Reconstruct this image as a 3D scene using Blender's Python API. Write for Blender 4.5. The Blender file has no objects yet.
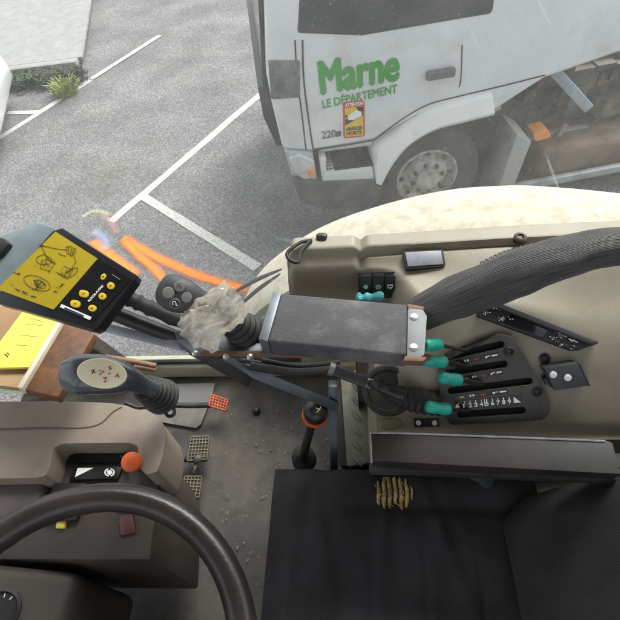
import bpy, bmesh, math, random
from mathutils import Vector, Matrix, noise
random.seed(7)
S = bpy.context.scene
COL = S.collection
R = math.radians
V = Vector

# ------------------------------------------------------------------ camera, world, sun, exposure
F = 480.0                      # focal length in photo pixels (620 px wide photo)
_up = -V((.17, 1, 598/480)).normalized()
_ex = V((4200, -116, -480)).normalized(); _ex = (_ex - _up*_ex.dot(_up)).normalized()
_ey = _up.cross(_ex)
CAM = V((0, 0, 3.05))
MW = Matrix((_ex, _ey, _up))                    # camera space (x right, y down, z forward) -> world
cd = bpy.data.cameras.new('camera'); cam = bpy.data.objects.new('camera', cd); COL.objects.link(cam)
cd.sensor_width = 36; cd.lens = 36*F/620; cd.clip_start = .02; cd.clip_end = 400
m = MW @ Matrix(((1, 0, 0), (0, -1, 0), (0, 0, -1)))
cam.matrix_world = Matrix.Translation(CAM) @ m.to_4x4()
S.camera = cam

SUN_EL, SUN_AZ = R(52), R(28)                   # azimuth measured from +Y towards +X
w = bpy.data.worlds.new('World'); S.world = w; w.use_nodes = True
wn = w.node_tree.nodes; wl = w.node_tree.links
sky = wn.new('ShaderNodeTexSky'); sky.sky_type = 'NISHITA'; sky.sun_disc = False
sky.sun_elevation = SUN_EL; sky.sun_rotation = SUN_AZ
sky.dust_density = 4.0; sky.air_density = 1.0; sky.ozone_density = .6
hs = wn.new('ShaderNodeHueSaturation'); hs.inputs['Saturation'].default_value = .22   # overcast: nearly grey dome
wl.new(sky.outputs[0], hs.inputs['Color']); wl.new(hs.outputs[0], wn['Background'].inputs[0]); wn['Background'].inputs[1].default_value = .14
sd = bpy.data.lights.new('sun', 'SUN'); so = bpy.data.objects.new('sun', sd); COL.objects.link(so)
sd.energy = .9; sd.angle = R(25); sd.color = (1, .95, .87)
sdir = V((math.sin(SUN_AZ)*math.cos(SUN_EL), math.cos(SUN_AZ)*math.cos(SUN_EL), math.sin(SUN_EL)))
so.rotation_euler = sdir.to_track_quat('Z', 'Y').to_euler(); so.location = sdir*30
S.view_settings.view_transform = 'Standard'; S.view_settings.look = 'None'
S.view_settings.exposure = 1.45; S.view_settings.gamma = 1

# ------------------------------------------------------------------ survey: sight lines onto known planes
def ray(px, py): return MW @ V(((px-310)/F, (py-310)/F, 1))
def K(px, py, d): return CAM + ray(px, py)*d
def onz(px, py, z): r = ray(px, py); return CAM + r*((z-CAM.z)/r.z)
def ony(px, py, y): r = ray(px, py); return CAM + r*(y/r.y)
class Plane:
    def __init__(s, p, n): s.p = V(p); s.n = V(n).normalized()
    def at(s, px, py, h=0):
        r = ray(px, py); q = s.p + s.n*h
        return CAM + r*((q-CAM).dot(s.n)/r.dot(s.n))
def pl3(a, b, c):
    a, b, c = K(*a), K(*b), K(*c)
    n = (b-a).cross(c-a).normalized()
    if n.dot(CAM-a) < 0: n = -n
    return Plane(a, n)
def plz(z): return Plane((0, 0, z), (0, 0, 1))
def ss(a, b, x):
    t = min(1, max(0, (x-a)/(b-a))); return t*t*(3-2*t)
def interp(xs, ys, x):
    if x <= xs[0]: return ys[0]
    for i in range(len(xs)-1):
        if x <= xs[i+1]: return ys[i]+(ys[i+1]-ys[i])*(x-xs[i])/(xs[i+1]-xs[i])
    return ys[-1]

# ------------------------------------------------------------------ materials
MATS = {}
def mat(name, col, rough=.5, metal=0, var=.18, vs=18, bump=0, bs=250, dirt_or_sheen=None, dth=.55, ds=6, dsoft=.12, spec=.5, coat=0):
    if name in MATS: return MATS[name]
    mt = bpy.data.materials.new(name); mt.use_nodes = True
    N = mt.node_tree.nodes; L = mt.node_tree.links; P = N['Principled BSDF']
    tc = N.new('ShaderNodeTexCoord')
    n1 = N.new('ShaderNodeTexNoise'); n1.inputs['Scale'].default_value = vs; n1.inputs['Detail'].default_value = 7
    L.new(tc.outputs['Object'], n1.inputs['Vector'])
    r1 = N.new('ShaderNodeValToRGB')
    r1.color_ramp.elements[0].position = .3; r1.color_ramp.elements[1].position = .7
    r1.color_ramp.elements[0].color = (*[c*(1-var) for c in col], 1)
    r1.color_ramp.elements[1].color = (*[min(1, c*(1+var)) for c in col], 1)
    L.new(n1.outputs['Fac'], r1.inputs[0]); out = r1.outputs[0]
    if dirt_or_sheen:
        n2 = N.new('ShaderNodeTexNoise'); n2.inputs['Scale'].default_value = ds; n2.inputs['Detail'].default_value = 10
        n2.inputs['Roughness'].default_value = .68
        L.new(tc.outputs['Object'], n2.inputs['Vector'])
        r2 = N.new('ShaderNodeValToRGB'); r2.color_ramp.elements[0].position = dth-dsoft; r2.color_ramp.elements[1].position = dth+dsoft
        L.new(n2.outputs['Fac'], r2.inputs[0])
        mx = N.new('ShaderNodeMix'); mx.data_type = 'RGBA'
        L.new(r2.outputs[0], mx.inputs['Factor']); L.new(out, mx.inputs['A']); mx.inputs['B'].default_value = (*dirt_or_sheen, 1)
        out = mx.outputs['Result']
    L.new(out, P.inputs['Base Color'])
    rr = N.new('ShaderNodeMapRange'); L.new(n1.outputs['Fac'], rr.inputs[0])
    rr.inputs['To Min'].default_value = max(.03, rough-.1); rr.inputs['To Max'].default_value = min(1, rough+.12)
    L.new(rr.outputs[0], P.inputs['Roughness'])
    P.inputs['Metallic'].default_value = metal; P.inputs['Specular IOR Level'].default_value = spec
    P.inputs['Coat Weight'].default_value = coat
    if bump:
        n3 = N.new('ShaderNodeTexNoise'); n3.inputs['Scale'].default_value = bs; n3.inputs['Detail'].default_value = 3
        L.new(tc.outputs['Object'], n3.inputs['Vector'])
        b = N.new('ShaderNodeBump'); b.inputs['Strength'].default_value = bump; b.inputs['Distance'].default_value = .002
        L.new(n3.outputs['Fac'], b.inputs['Height']); L.new(b.outputs[0], P.inputs['Normal'])
    MATS[name] = mt
    return mt

def nodes_of(mt): return mt.node_tree.nodes, mt.node_tree.links, mt.node_tree.nodes['Principled BSDF']

def asphalt():
    mt = mat('asphalt', (.185, .182, .186), .9, var=.3, vs=1.3)
    N, L, P = nodes_of(mt)
    tc = N['Texture Coordinate']
    base = P.inputs['Base Color'].links[0].from_socket
    v = N.new('ShaderNodeTexVoronoi'); v.inputs['Scale'].default_value = 75
    L.new(tc.outputs['Object'], v.inputs['Vector'])
    sep = N.new('ShaderNodeSeparateColor'); L.new(v.outputs['Color'], sep.inputs[0])
    rp = N.new('ShaderNodeValToRGB'); e = rp.color_ramp.elements
    e[0].position = 0; e[0].color = (.5, .5, .51, 1); e[1].position = 1; e[1].color = (1.6, 1.6, 1.57, 1)
    q = e.new(.55); q.color = (.9, .9, .91, 1); q = e.new(.92); q.color = (1.25, 1.25, 1.23, 1)
    L.new(sep.outputs[0], rp.inputs[0])
    mx = N.new('ShaderNodeMix'); mx.data_type = 'RGBA'; mx.blend_type = 'MULTIPLY'; mx.inputs['Factor'].default_value = 1
    L.new(base, mx.inputs['A']); L.new(rp.outputs[0], mx.inputs['B'])
    L.new(mx.outputs['Result'], P.inputs['Base Color'])
    n4 = N.new('ShaderNodeTexNoise'); n4.inputs['Scale'].default_value = .9; n4.inputs['Detail'].default_value = 9; n4.inputs['Roughness'].default_value = .65
    L.new(tc.outputs['Object'], n4.inputs['Vector']); r4 = N.new('ShaderNodeValToRGB'); r4.color_ramp.elements[0].position = .36; r4.color_ramp.elements[1].position = .6
    r4.color_ramp.elements[0].color = (.74, .74, .75, 1); r4.color_ramp.elements[1].color = (1, .99, .97, 1); L.new(n4.outputs['Fac'], r4.inputs[0])
    m4 = N.new('ShaderNodeMix'); m4.data_type = 'RGBA'; m4.blend_type = 'MULTIPLY'; m4.inputs['Factor'].default_value = 1
    L.new(mx.outputs['Result'], m4.inputs['A']); L.new(r4.outputs[0], m4.inputs['B']); L.new(m4.outputs['Result'], P.inputs['Base Color'])
    b = N.new('ShaderNodeBump'); b.inputs['Strength'].default_value = .5; b.inputs['Distance'].default_value = .01
    L.new(v.outputs['Distance'], b.inputs['Height']); L.new(b.outputs[0], P.inputs['Normal'])
    return mt

def worn_paint(name, col, thr=.4, scale=45):
    mt = mat(name, col, .8, var=.12, vs=30); N, L, P = nodes_of(mt)
    n = N.new('ShaderNodeTexNoise'); n.inputs['Scale'].default_value = scale; n.inputs['Detail'].default_value = 8
    n.inputs['Roughness'].default_value = .75
    L.new(N['Texture Coordinate'].outputs['Object'], n.inputs['Vector'])
    r = N.new('ShaderNodeValToRGB'); r.color_ramp.elements[0].position = thr-.05; r.color_ramp.elements[1].position = thr+.03
    L.new(n.outputs['Fac'], r.inputs[0]); L.new(r.outputs[0], P.inputs['Alpha'])
    return mt

def reflection_tint(name, col, strength=1):  # soft-edged colour for the painted window reflections
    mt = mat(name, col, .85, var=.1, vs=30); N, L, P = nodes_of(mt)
    a = N.new('ShaderNodeAttribute'); a.attribute_name = 'reflection_amount'
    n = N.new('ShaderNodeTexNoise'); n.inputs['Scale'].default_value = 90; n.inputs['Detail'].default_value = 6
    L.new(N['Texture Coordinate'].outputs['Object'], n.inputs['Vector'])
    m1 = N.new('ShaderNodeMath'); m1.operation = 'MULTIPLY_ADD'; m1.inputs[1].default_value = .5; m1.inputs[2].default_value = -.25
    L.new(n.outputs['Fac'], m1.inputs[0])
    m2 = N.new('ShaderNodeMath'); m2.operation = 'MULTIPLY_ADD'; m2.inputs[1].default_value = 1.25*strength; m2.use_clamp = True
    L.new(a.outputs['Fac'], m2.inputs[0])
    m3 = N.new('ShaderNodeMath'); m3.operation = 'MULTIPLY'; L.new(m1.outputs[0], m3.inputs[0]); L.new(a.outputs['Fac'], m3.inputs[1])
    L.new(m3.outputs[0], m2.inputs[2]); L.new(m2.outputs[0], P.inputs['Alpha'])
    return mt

def glass(name, tint, dust, dustcol=(.75, .76, .74), scratches=True):
    mt = bpy.data.materials.new(name); mt.use_nodes = True
    N = mt.node_tree.nodes; L = mt.node_tree.links
    N.remove(N['Principled BSDF']); out = N['Material Output']
    tc = N.new('ShaderNodeTexCoord')
    T = N.new('ShaderNodeBsdfTransparent'); T.inputs[0].default_value = (*tint, 1)
    D = N.new('ShaderNodeBsdfDiffuse'); D.inputs[0].default_value = (*dustcol, 1)
    TR = N.new('ShaderNodeBsdfTranslucent'); TR.inputs[0].default_value = (*dustcol, 1)
    ad = N.new('ShaderNodeMixShader'); ad.inputs[0].default_value = .5
    L.new(D.outputs[0], ad.inputs[1]); L.new(TR.outputs[0], ad.inputs[2])
    n = N.new('ShaderNodeTexNoise'); n.inputs['Scale'].default_value = 5; n.inputs['Detail'].default_value = 9; n.inputs['Roughness'].default_value = .7
    L.new(tc.outputs['Object'], n.inputs['Vector'])
    mr = N.new('ShaderNodeMapRange'); mr.inputs['From Min'].default_value = .3; mr.inputs['From Max'].default_value = .75
    mr.inputs['To Min'].default_value = dust*.55; mr.inputs['To Max'].default_value = dust*1.5
    L.new(n.outputs['Fac'], mr.inputs[0]); fac = mr.outputs[0]
    if scratches:
        for rot, sc, th in ((.5, (60, 1, 2.0), .74), (-.9, (3, 1, 75), .76), (.15, (40, 1, 1.2), .75), (1.2, (45, 1, 1.5), .755)):
            mp = N.new('ShaderNodeMapping'); mp.inputs['Rotation'].default_value = (0, rot, 0); 
            L.new(tc.outputs['Object'], mp.inputs['Vector'])
            mp2 = N.new('ShaderNodeMapping'); mp2.inputs['Scale'].default_value = sc; L.new(mp.outputs[0], mp2.inputs['Vector'])
            ns = N.new('ShaderNodeTexNoise'); ns.inputs['Scale'].default_value = 1; ns.inputs['Detail'].default_value = 3
            L.new(mp2.outputs[0], ns.inputs['Vector'])
            m = N.new('ShaderNodeMapRange'); m.inputs['From Min'].default_value = th-.05; m.inputs['From Max'].default_value = th+.02
            m.inputs['To Max'].default_value = .2
            L.new(ns.outputs['Fac'], m.inputs[0])
            a = N.new('ShaderNodeMath'); a.operation = 'ADD'; L.new(fac, a.inputs[0]); L.new(m.outputs[0], a.inputs[1]); fac = a.outputs[0]
        # dried specks
        v = N.new('ShaderNodeTexNoise'); v.inputs['Scale'].default_value = 190; v.inputs['Detail'].default_value = 1
        L.new(tc.outputs['Object'], v.inputs['Vector'])
        m = N.new('ShaderNodeMapRange'); m.inputs['From Min'].default_value = .68; m.inputs['From Max'].default_value = .74; m.inputs['To Max'].default_value = .12
        L.new(v.outputs['Fac'], m.inputs[0])
        a = N.new('ShaderNodeMath'); a.operation = 'ADD'; L.new(fac, a.inputs[0]); L.new(m.outputs[0], a.inputs[1]); fac = a.outputs[0]
    mx = N.new('ShaderNodeMixShader'); L.new(fac, mx.inputs[0]); L.new(T.outputs[0], mx.inputs[1]); L.new(ad.outputs[0], mx.inputs[2])
    G = N.new('ShaderNodeBsdfGlossy'); G.inputs['Roughness'].default_value = .06
    m2 = N.new('ShaderNodeMixShader'); m2.inputs[0].default_value = .018
    L.new(mx.outputs[0], m2.inputs[1]); L.new(G.outputs[0], m2.inputs[2])
    L.new(m2.outputs[0], out.inputs[0])
    return mt

def ribbed(name, col, scale, axis='X', strength=.6, rough=.85, var=.25, dist=.003, dirt_or_sheen=None, dth=.6, ds=6):
    mt = mat(name, col, rough, var=var, vs=25, dirt_or_sheen=dirt_or_sheen, dth=dth, ds=ds); N, L, P = nodes_of(mt)
    wv = N.new('ShaderNodeTexWave'); wv.bands_direction = axis; wv.inputs['Scale'].default_value = scale
    wv.inputs['Distortion'].default_value = .6; wv.inputs['Detail'].default_value = 2
    L.new(N['Texture Coordinate'].outputs['Object'], wv.inputs['Vector'])
    b = N.new('ShaderNodeBump'); b.inputs['Strength'].default_value = strength; b.inputs['Distance'].default_value = dist
    L.new(wv.outputs['Fac'], b.inputs['Height']); L.new(b.outputs[0], P.inputs['Normal'])
    return mt

# ------------------------------------------------------------------ mesh helpers
def bm_new(): return bmesh.new()
def box(bm, c, sx, sy, sz, rot=None):
    vs = []
    for x in (-.5, .5):
        for y in (-.5, .5):
            for z in (-.5, .5):
                p = V((x*sx, y*sy, z*sz))
                if rot: p = rot @ p
                vs.append(bm.verts.new(V(c)+p))
    for f in ((0, 1, 3, 2), (4, 6, 7, 5), (0, 4, 5, 1), (2, 3, 7, 6), (0, 2, 6, 4), (1, 5, 7, 3)):
        bm.faces.new([vs[i] for i in f])
    return bm
def bar(bm, a, b, wd, th, up=V((0, 0, 1))):
    a, b = V(a), V(b); x = (b-a); l = x.length; x.normalize()
    y = V(up).cross(x)
    if y.length < 1e-4: y = V((1, 0, 0)).cross(x)
    y.normalize(); z = x.cross(y)
    return box(bm, (a+b)/2, l, wd, th, Matrix((x, y, z)).transposed())
def prism(bm, pts, off):
    a = [bm.verts.new(V(p)) for p in pts]; b = [bm.verts.new(V(p)+V(off)) for p in pts]; n = len(a)
    bm.faces.new(a); bm.faces.new(b[::-1])
    for i in range(n): bm.faces.new((a[i], b[i], b[(i+1) % n], a[(i+1) % n]))
    return bm
def rect(bm): bmesh.ops.recalc_face_normals(bm, faces=bm.faces[:]); return bm
def bev(bm, w_, seg=2, ang=25):
    rect(bm)
    es = [e for e in bm.edges if len(e.link_faces) == 2 and e.calc_face_angle(0) > R(ang)]
    bmesh.ops.bevel(bm, geom=es, offset=w_, offset_type='OFFSET', segments=seg, profile=.5, affect='EDGES', clamp_overlap=True)
    return bm
def slab(pxs, pl, th, bw=0, seg=2, h=0, bm=None):
    """polygon seen on plane pl, given thickness th behind it"""
    b = bm_new(); prism(b, [pl.at(x, y, h) for x, y in pxs], -pl.n*th)
    if bw: bev(b, bw, seg)
    else: rect(b)
    if bm is not None:
        me = bpy.data.meshes.new('t'); b.to_mesh(me); bm.from_mesh(me); bpy.data.meshes.remove(me); b.free(); return bm
    return b
def rounded(pts, r=.25, n=4):
    """round the corners of a 2-D polygon"""
    out = []; k = len(pts)
    for i in range(k):
        p0, p1, p2 = V(pts[i-1]), V(pts[i]), V(pts[(i+1) % k])
        d = min((p0-p1).length, (p2-p1).length)*min(r, .49)
        a = p1+(p0-p1).normalized()*d; c = p1+(p2-p1).normalized()*d
        for j in range(n+1):
            t = j/n; q = a*(1-t)**2+p1*2*t*(1-t)+c*t*t; out.append((q.x, q.y))
    return out
def frames(pts):
    T = []
    for i in range(len(pts)):
        a = pts[max(0, i-1)]; b = pts[min(len(pts)-1, i+1)]; T.append((b-a).normalized())
    n = T[0].orthogonal().normalized(); out = []
    for i, t in enumerate(T):
        if i:
            ax = T[i-1].cross(t)
            if ax.length > 1e-6: n = Matrix.Rotation(T[i-1].angle(t), 3, ax) @ n
        n = (n-t*n.dot(t)).normalized(); out.append((t, n, t.cross(n)))
    return out
def tube(bm, pts, rad, n=12, flat=1.0, cap=True, nrm=None):
    pts = [V(p) for p in pts]; fr = frames(pts); rings = []
    for i, p in enumerate(pts):
        r = rad[i] if isinstance(rad, (list, tuple)) else rad
        t, a, b = fr[i]
        if nrm is not None:
            b = (V(nrm)-t*V(nrm).dot(t)).normalized(); a = b.cross(t)
        rings.append([bm.verts.new(p+a*r*math.cos(2*math.pi*k/n)+b*r*flat*math.sin(2*math.pi*k/n)) for k in range(n)])
    for i in range(len(rings)-1):
        for k in range(n): bm.faces.new((rings[i][k], rings[i][(k+1) % n], rings[i+1][(k+1) % n], rings[i+1][k]))
    if cap: bm.faces.new(rings[0][::-1]); bm.faces.new(rings[-1])
    return bm
def spline(pts, n=8):
    pts = [V(p) for p in pts]; out = []
    for i in range(len(pts)-1):
        p0 = pts[max(0, i-1)]; p1 = pts[i]; p2 = pts[i+1]; p3 = pts[min(len(pts)-1, i+2)]
        for j in range(n):
            t = j/n
            out.append(.5*((2*p1)+(p2-p0)*t+(2*p0-5*p1+4*p2-p3)*t*t+(3*p1-p0-3*p2+p3)*t**3))
    out.append(pts[-1]); return out
def lathe(bm, o, axis, prof, n=24, sx=1, sy=1, xref=None):
    axis = V(axis).normalized(); a = (V(xref)-axis*V(xref).dot(axis)).normalized() if xref is not None else axis.orthogonal().normalized()
    b = axis.cross(a); rings = []
    for r, h in prof:
        c = V(o)+axis*h
        rings.append([bm.verts.new(c+a*r*sx*math.cos(2*math.pi*k/n)+b*r*sy*math.sin(2*math.pi*k/n)) for k in range(n)])
    for i in range(len(rings)-1):
        for k in range(n): bm.faces.new((rings[i][k], rings[i][(k+1) % n], rings[i+1][(k+1) % n], rings[i+1][k]))
    bm.faces.new(rings[0][::-1]); bm.faces.new(rings[-1])
    return bm
def grid(bm, us, vs, f):
    g = [[bm.verts.new(f(u, v)) for v in vs] for u in us]
    for i in range(len(us)-1):
        for j in range(len(vs)-1): bm.faces.new((g[i][j], g[i+1][j], g[i+1][j+1], g[i][j+1]))
    return g
def lin(a, b, n): return [a+(b-a)*i/(n-1) for i in range(n)]
def text(bm, s, o, xd, yd, size, ext=.0006, fit=None, hs=None, bold=0):
    if bold:
        xd = V(xd).normalized(); yu = V(yd).normalized(); k = bold*size
        for i, (dx, dy) in enumerate(((-1, 0), (1, 0), (0, 1), (0, -1), (.7, .7), (-.7, .7))): text(bm, s, V(o)+xd*dx*k+yu*dy*k, xd, yd, size, ext*(1+.04*i), fit, hs, 0)
        return bm
    """lettering: baseline from o along xd; fit = wanted length"""
    cu = bpy.data.curves.new('t', 'FONT'); cu.body = s; cu.size = 1; cu.resolution_u = 3
    ob = bpy.data.objects.new('t', cu); COL.objects.link(ob)
    dg = bpy.context.evaluated_depsgraph_get(); dg.update()
    me = bpy.data.meshes.new_from_object(ob.evaluated_get(dg))
    bpy.data.objects.remove(ob); bpy.data.curves.remove(cu)
    xd = V(xd).normalized(); yd = (V(yd)-xd*V(yd).dot(xd)).normalized(); zd = xd.cross(yd)
    xs = [v.co.x for v in me.vertices]; ys = [v.co.y for v in me.vertices]
    x0, x1 = min(xs), max(xs); kx = size if fit is None else fit/(x1-x0); ky = size
    b2 = bm_new(); b2.from_mesh(me); bpy.data.meshes.remove(me)
    for v in b2.verts: v.co = V(o)+xd*((v.co.x-x0)*kx)+yd*(v.co.y*ky)
    if zd.length:
        r = bmesh.ops.extrude_face_region(b2, geom=b2.faces[:])
        for g in r['geom']:
            if isinstance(g, bmesh.types.BMVert): g.co += zd*ext
    me = bpy.data.meshes.new('t'); b2.to_mesh(me); b2.free(); bm.from_mesh(me); bpy.data.meshes.remove(me)
    return bm
def ptext(bm, s, pl, a, b, hpx, h=.0008, bold=0, ext=.0005):
    """lettering on plane pl whose baseline is seen from a to b, hpx photo pixels tall"""
    A, B = pl.at(*a, h), pl.at(*b, h); xd = (B-A).normalized(); yd = pl.n.cross(xd)
    sc = (B-A).length/math.hypot(b[0]-a[0], b[1]-a[1])
    return text(bm, s, A, xd, yd, hpx*sc/.7, ext, fit=(B-A).length, bold=bold)

WORLD = {}
def obj(name, bm, mt, parent=None, smooth=35, base=None):
    me = bpy.data.meshes.new(name); rect(bm) if smooth is not None else None
    bm.to_mesh(me); bm.free()
    o = bpy.data.objects.new(name, me); COL.objects.link(o)
    if parent is not None:
        M = WORLD[parent.name]; me.transform(M.inverted()); o.parent = parent; WORLD[o.name] = M
    else:
        if base is None:
            xs = [v.co for v in me.vertices]
            base = V(((min(p.x for p in xs)+max(p.x for p in xs))/2, (min(p.y for p in xs)+max(p.y for p in xs))/2, min(p.z for p in xs)))
        M = Matrix.Translation(base); me.transform(M.inverted()); o.location = base; WORLD[o.name] = M
    for mm in (mt if isinstance(mt, (list, tuple)) else [mt]): me.materials.append(mm)
    if smooth:
        me.polygons.foreach_set('use_smooth', [True]*len(me.polygons)); me.set_sharp_from_angle(angle=R(smooth))
    return o
def thing(name, label, cat, base, group=None, rz=0):
    o = bpy.data.objects.new(name, None); COL.objects.link(o); o.location = base; o.rotation_euler.z = rz
    o.empty_display_size = .1
    WORLD[o.name] = Matrix.Translation(V(base)) @ Matrix.Rotation(rz, 4, 'Z')
    return tag(o, label, cat, group)
def tag(o, label, cat, group=None):
    o['label'] = label; o['category'] = cat
    if group: o['group'] = group
    return o
def struct(o, kind='structure'): o['kind'] = kind; return o
def sub_bm(bm, b2):
    me = bpy.data.meshes.new('t'); b2.to_mesh(me); b2.free(); bm.from_mesh(me); bpy.data.meshes.remove(me); return bm

# ------------------------------------------------------------------ palette
BLACK = mat('black_plastic', (.018, .018, .019), .45, var=.25, bump=.15, bs=400)
BLACKM = mat('black_rubber', (.016, .016, .016), .62, var=.3, bump=.2, bs=300, dirt_or_sheen=(.06, .055, .05), dth=.62, ds=12)
DKGREY = mat('dark_grey_plastic', (.035, .036, .038), .5, var=.2, bump=.2, bs=500, dirt_or_sheen=(.09, .085, .07), dth=.66, ds=9)
BEIGE = mat('olive_beige_plastic', (.3, .27, .205), .5, var=.1, vs=5, bump=.18, bs=500, dirt_or_sheen=(.22, .19, .135), dth=.57, ds=4, dsoft=.16)
TAUPE = mat('taupe_dash_plastic', (.245, .2, .16), .52, var=.08, vs=5, bump=.22, bs=500, dirt_or_sheen=(.17, .135, .105), dth=.6, ds=5)
BROWNP = mat('dark_brown_plastic', (.055, .043, .035), .55, var=.15, bump=.2, bs=400)
STEEL = mat('bluish_painted_steel', (.105, .12, .14), .38, metal=.55, var=.2, vs=30, dirt_or_sheen=(.09, .06, .04), dth=.66, ds=14)
PALESTEEL = mat('pale_grey_steel', (.45, .46, .48), .45, metal=.3, var=.1, vs=30, dirt_or_sheen=(.3, .2, .13), dth=.7, ds=20)
RUSTY = mat('rusty_steel', (.13, .1, .085), .6, metal=.4, var=.3, vs=40, dirt_or_sheen=(.2, .085, .035), dth=.52, ds=25)
COPPER = mat('rust_orange_edge', (.2, .105, .06), .6, metal=.2, var=.3, vs=60)
TEAL = mat('teal_grip_plastic', (.018, .37, .285), .42, var=.16, vs=40, bump=.15, bs=120)
WHITE = mat('white_print', (.9, .9, .88), .6, var=.08)
REDP = mat('red_print', (.6, .05, .03), .6, var=.1)
YELP = mat('yellow_print', (.75, .52, .03), .6, var=.1)
SCREW = mat('zinc_screw', (.55, .54, .5), .35, metal=.8, var=.2, vs=80)
CHROME = mat('bright_metal', (.7, .69, .66), .25, metal=.9, var=.1)

# ------------------------------------------------------------------ ground and markings
bm = bm_new(); grid(bm, lin(-60, 60, 25), lin(-30, 90, 25), lambda u, v: V((u, v, 0)))
struct(obj('ground', bm, asphalt(), base=V((0, 0, 0))))
WL = worn_paint('white_road_paint', (.5, .49, .46), .43, 55)
def line(pxa, pxb, wd, z=.004):
    a, b = onz(*pxa, 0), onz(*pxb, 0); a.z = b.z = z
    d = (b-a).normalized(); s = V((-d.y, d.x, 0)); b_ = bm_new()
    n = max(2, int((b-a).length/.2)); g = []
    for i in range(n+1):
        p = a+(b-a)*i/n
        j = .006
        g.append((b_.verts.new(p+s*(wd/2+random.uniform(-j, j))), b_.verts.new(p-s*(wd/2+random.uniform(-j, j)))))
    for i in range(n): b_.faces.new((g[i][0], g[i][1], g[i+1][1], g[i+1][0]))
    struct(obj('parking_line', b_, WL, smooth=None))
line((111, 222), (268, 88), .1)
line((144, 197.5), (258, 268), .1, .008)
line((-20, 150.5), (91, 80), .1)
line((8, 113), (38, 112.5), .09, .008)
line((91, 80), (160, 36), .1, .012)
line((268, 88), (330, 35), .1, .012)

def reflection_mark(name, pxs, hw, mt, label, z=.016, taper=True):  # coloured reflections in the window glass, painted as soft strips on the tarmac
    pts = spline([onz(x, y, 0) for x, y in pxs], 10); b_ = bm_new(); lay = b_.verts.layers.float.new('reflection_amount')
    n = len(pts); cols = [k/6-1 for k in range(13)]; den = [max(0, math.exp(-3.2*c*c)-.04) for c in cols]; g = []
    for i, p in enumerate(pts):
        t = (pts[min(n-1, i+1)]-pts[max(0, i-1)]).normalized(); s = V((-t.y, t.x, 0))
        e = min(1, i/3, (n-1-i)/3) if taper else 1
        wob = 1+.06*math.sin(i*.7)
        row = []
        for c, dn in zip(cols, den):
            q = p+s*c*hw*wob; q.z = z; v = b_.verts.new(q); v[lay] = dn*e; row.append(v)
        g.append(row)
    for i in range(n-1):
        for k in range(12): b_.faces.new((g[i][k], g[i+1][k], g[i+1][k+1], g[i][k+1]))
    tag(obj(name, b_, mt), label, 'paint mark')  # each of these marks is a painted window reflection
ORG = reflection_tint('orange_reflection', (1, .22, .01), 1.0); 
reflection_mark('painted_reflection', [(123, 238), (140, 249), (165, 262), (200, 277), (252, 292)], .075, ORG, 'long orange window reflection painted on the tarmac running towards the cream fender')
reflection_mark('painted_reflection', [(124, 241), (140, 257), (156, 271), (172, 290)], .068, ORG, 'short orange painted window reflection that ends behind the joystick head', .02)
reflection_mark('painted_reflection', [(92, 241), (112, 257), (140, 277)], .075, ORG, 'orange painted window reflection just beyond the corner of the black control box', .016)
reflection_mark('painted_reflection', [(82, 219), (95, 212), (112, 216)], .05, reflection_tint('yellow_reflection', (.8, .74, .4), .25), 'faint yellow curved window reflection painted on the tarmac above the control box', .016)
reflection_mark('painted_reflection', [(103, 216), (112, 224), (118, 236)], .06, reflection_tint('red_reflection', (.6, .3, .27), .3), 'faint red painted window reflection across the near end of the long white line', .02)
reflection_mark('painted_reflection', [(93, 232), (105, 240), (108, 252)], .085, reflection_tint('blue_reflection', (.42, .5, .7), .35), 'faint blue window reflection painted on the tarmac beyond the control box', .024)

# far edge of the car park
KERB = mat('concrete_kerb', (.26, .26, .25), .85, var=.15, vs=8, bump=.5, bs=60)
p0, p1 = onz(-60, 99, 0), onz(78, 83, 0); q0, q1 = onz(-60, 88, 0), onz(78, 71, 0)
bm = bm_new(); prism(bm, [p0, p1, q1, q0], (0, 0, .03)); struct(obj('verge', bm, mat('dark_soil', (.05, .05, .042), .95, var=.4, vs=6, bump=.6, bs=40)))
bm = bm_new(); bar(bm, q0+V((0, .1, .06)), q1+V((0, .1, .06)), .16, .14); bev(bm, .02); struct(obj('kerb', bm, KERB))
bm = bm_new(); prism(bm, [q0+V((-.05, .2, .08)), q1+V((.05, .2, .08)), q1+V((-4, 14, .08)), q0+V((-4, 14, .08))], (0, 0, .04)); struct(obj('pavement', bm, KERB))
GRASS = mat('weed_leaf', (.2, .25, .05), .7, var=.45, vs=14)
def tuft(c, rad, n, h, bm=None, wd=.012):
    bm = bm or bm_new()
    for i in range(n):
        a = random.uniform(0, 6.283); r = rad*math.sqrt(random.random()); p = V(c)+V((r*math.cos(a), r*math.sin(a), 0))
        l = h*random.uniform(.4, 1); o2 = V((math.cos(a), math.sin(a), 0))*l*random.uniform(.2, .9)
        s = V((-math.sin(a), math.cos(a), 0))*wd*random.uniform(.6, 1.4)
        q = [bm.verts.new(p-s), bm.verts.new(p+s), bm.verts.new(p+o2*.5+V((0, 0, l*.7))+s*.8), bm.verts.new(p+o2*.5+V((0, 0, l*.7))-s*.8), bm.verts.new(p+o2+V((0, 0, l*.8)))]
        bm.faces.new(q[:4]); bm.faces.new((q[3], q[2], q[4]))
    return bm
tag(obj('weed', tuft(onz(67, 93, 0), .17, 200, .22), GRASS, smooth=None, base=onz(67, 93, 0)), 'yellow green weed growing out of the tarmac beside the far white line', 'weed')
bm = bm_new()
for i in range(150):
    t = random.random(); u = random.uniform(.12, .8); c = p0.lerp(p1, t).lerp(q0.lerp(q1, t), u)+V((0, 0, .03)); tuft(c, .22, 26, .11, bm, .016)
struct(obj('ground_cover', bm, mat('dark_ivy', (.045, .065, .03), .75, var=.5, vs=9), smooth=None), 'stuff')

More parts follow.
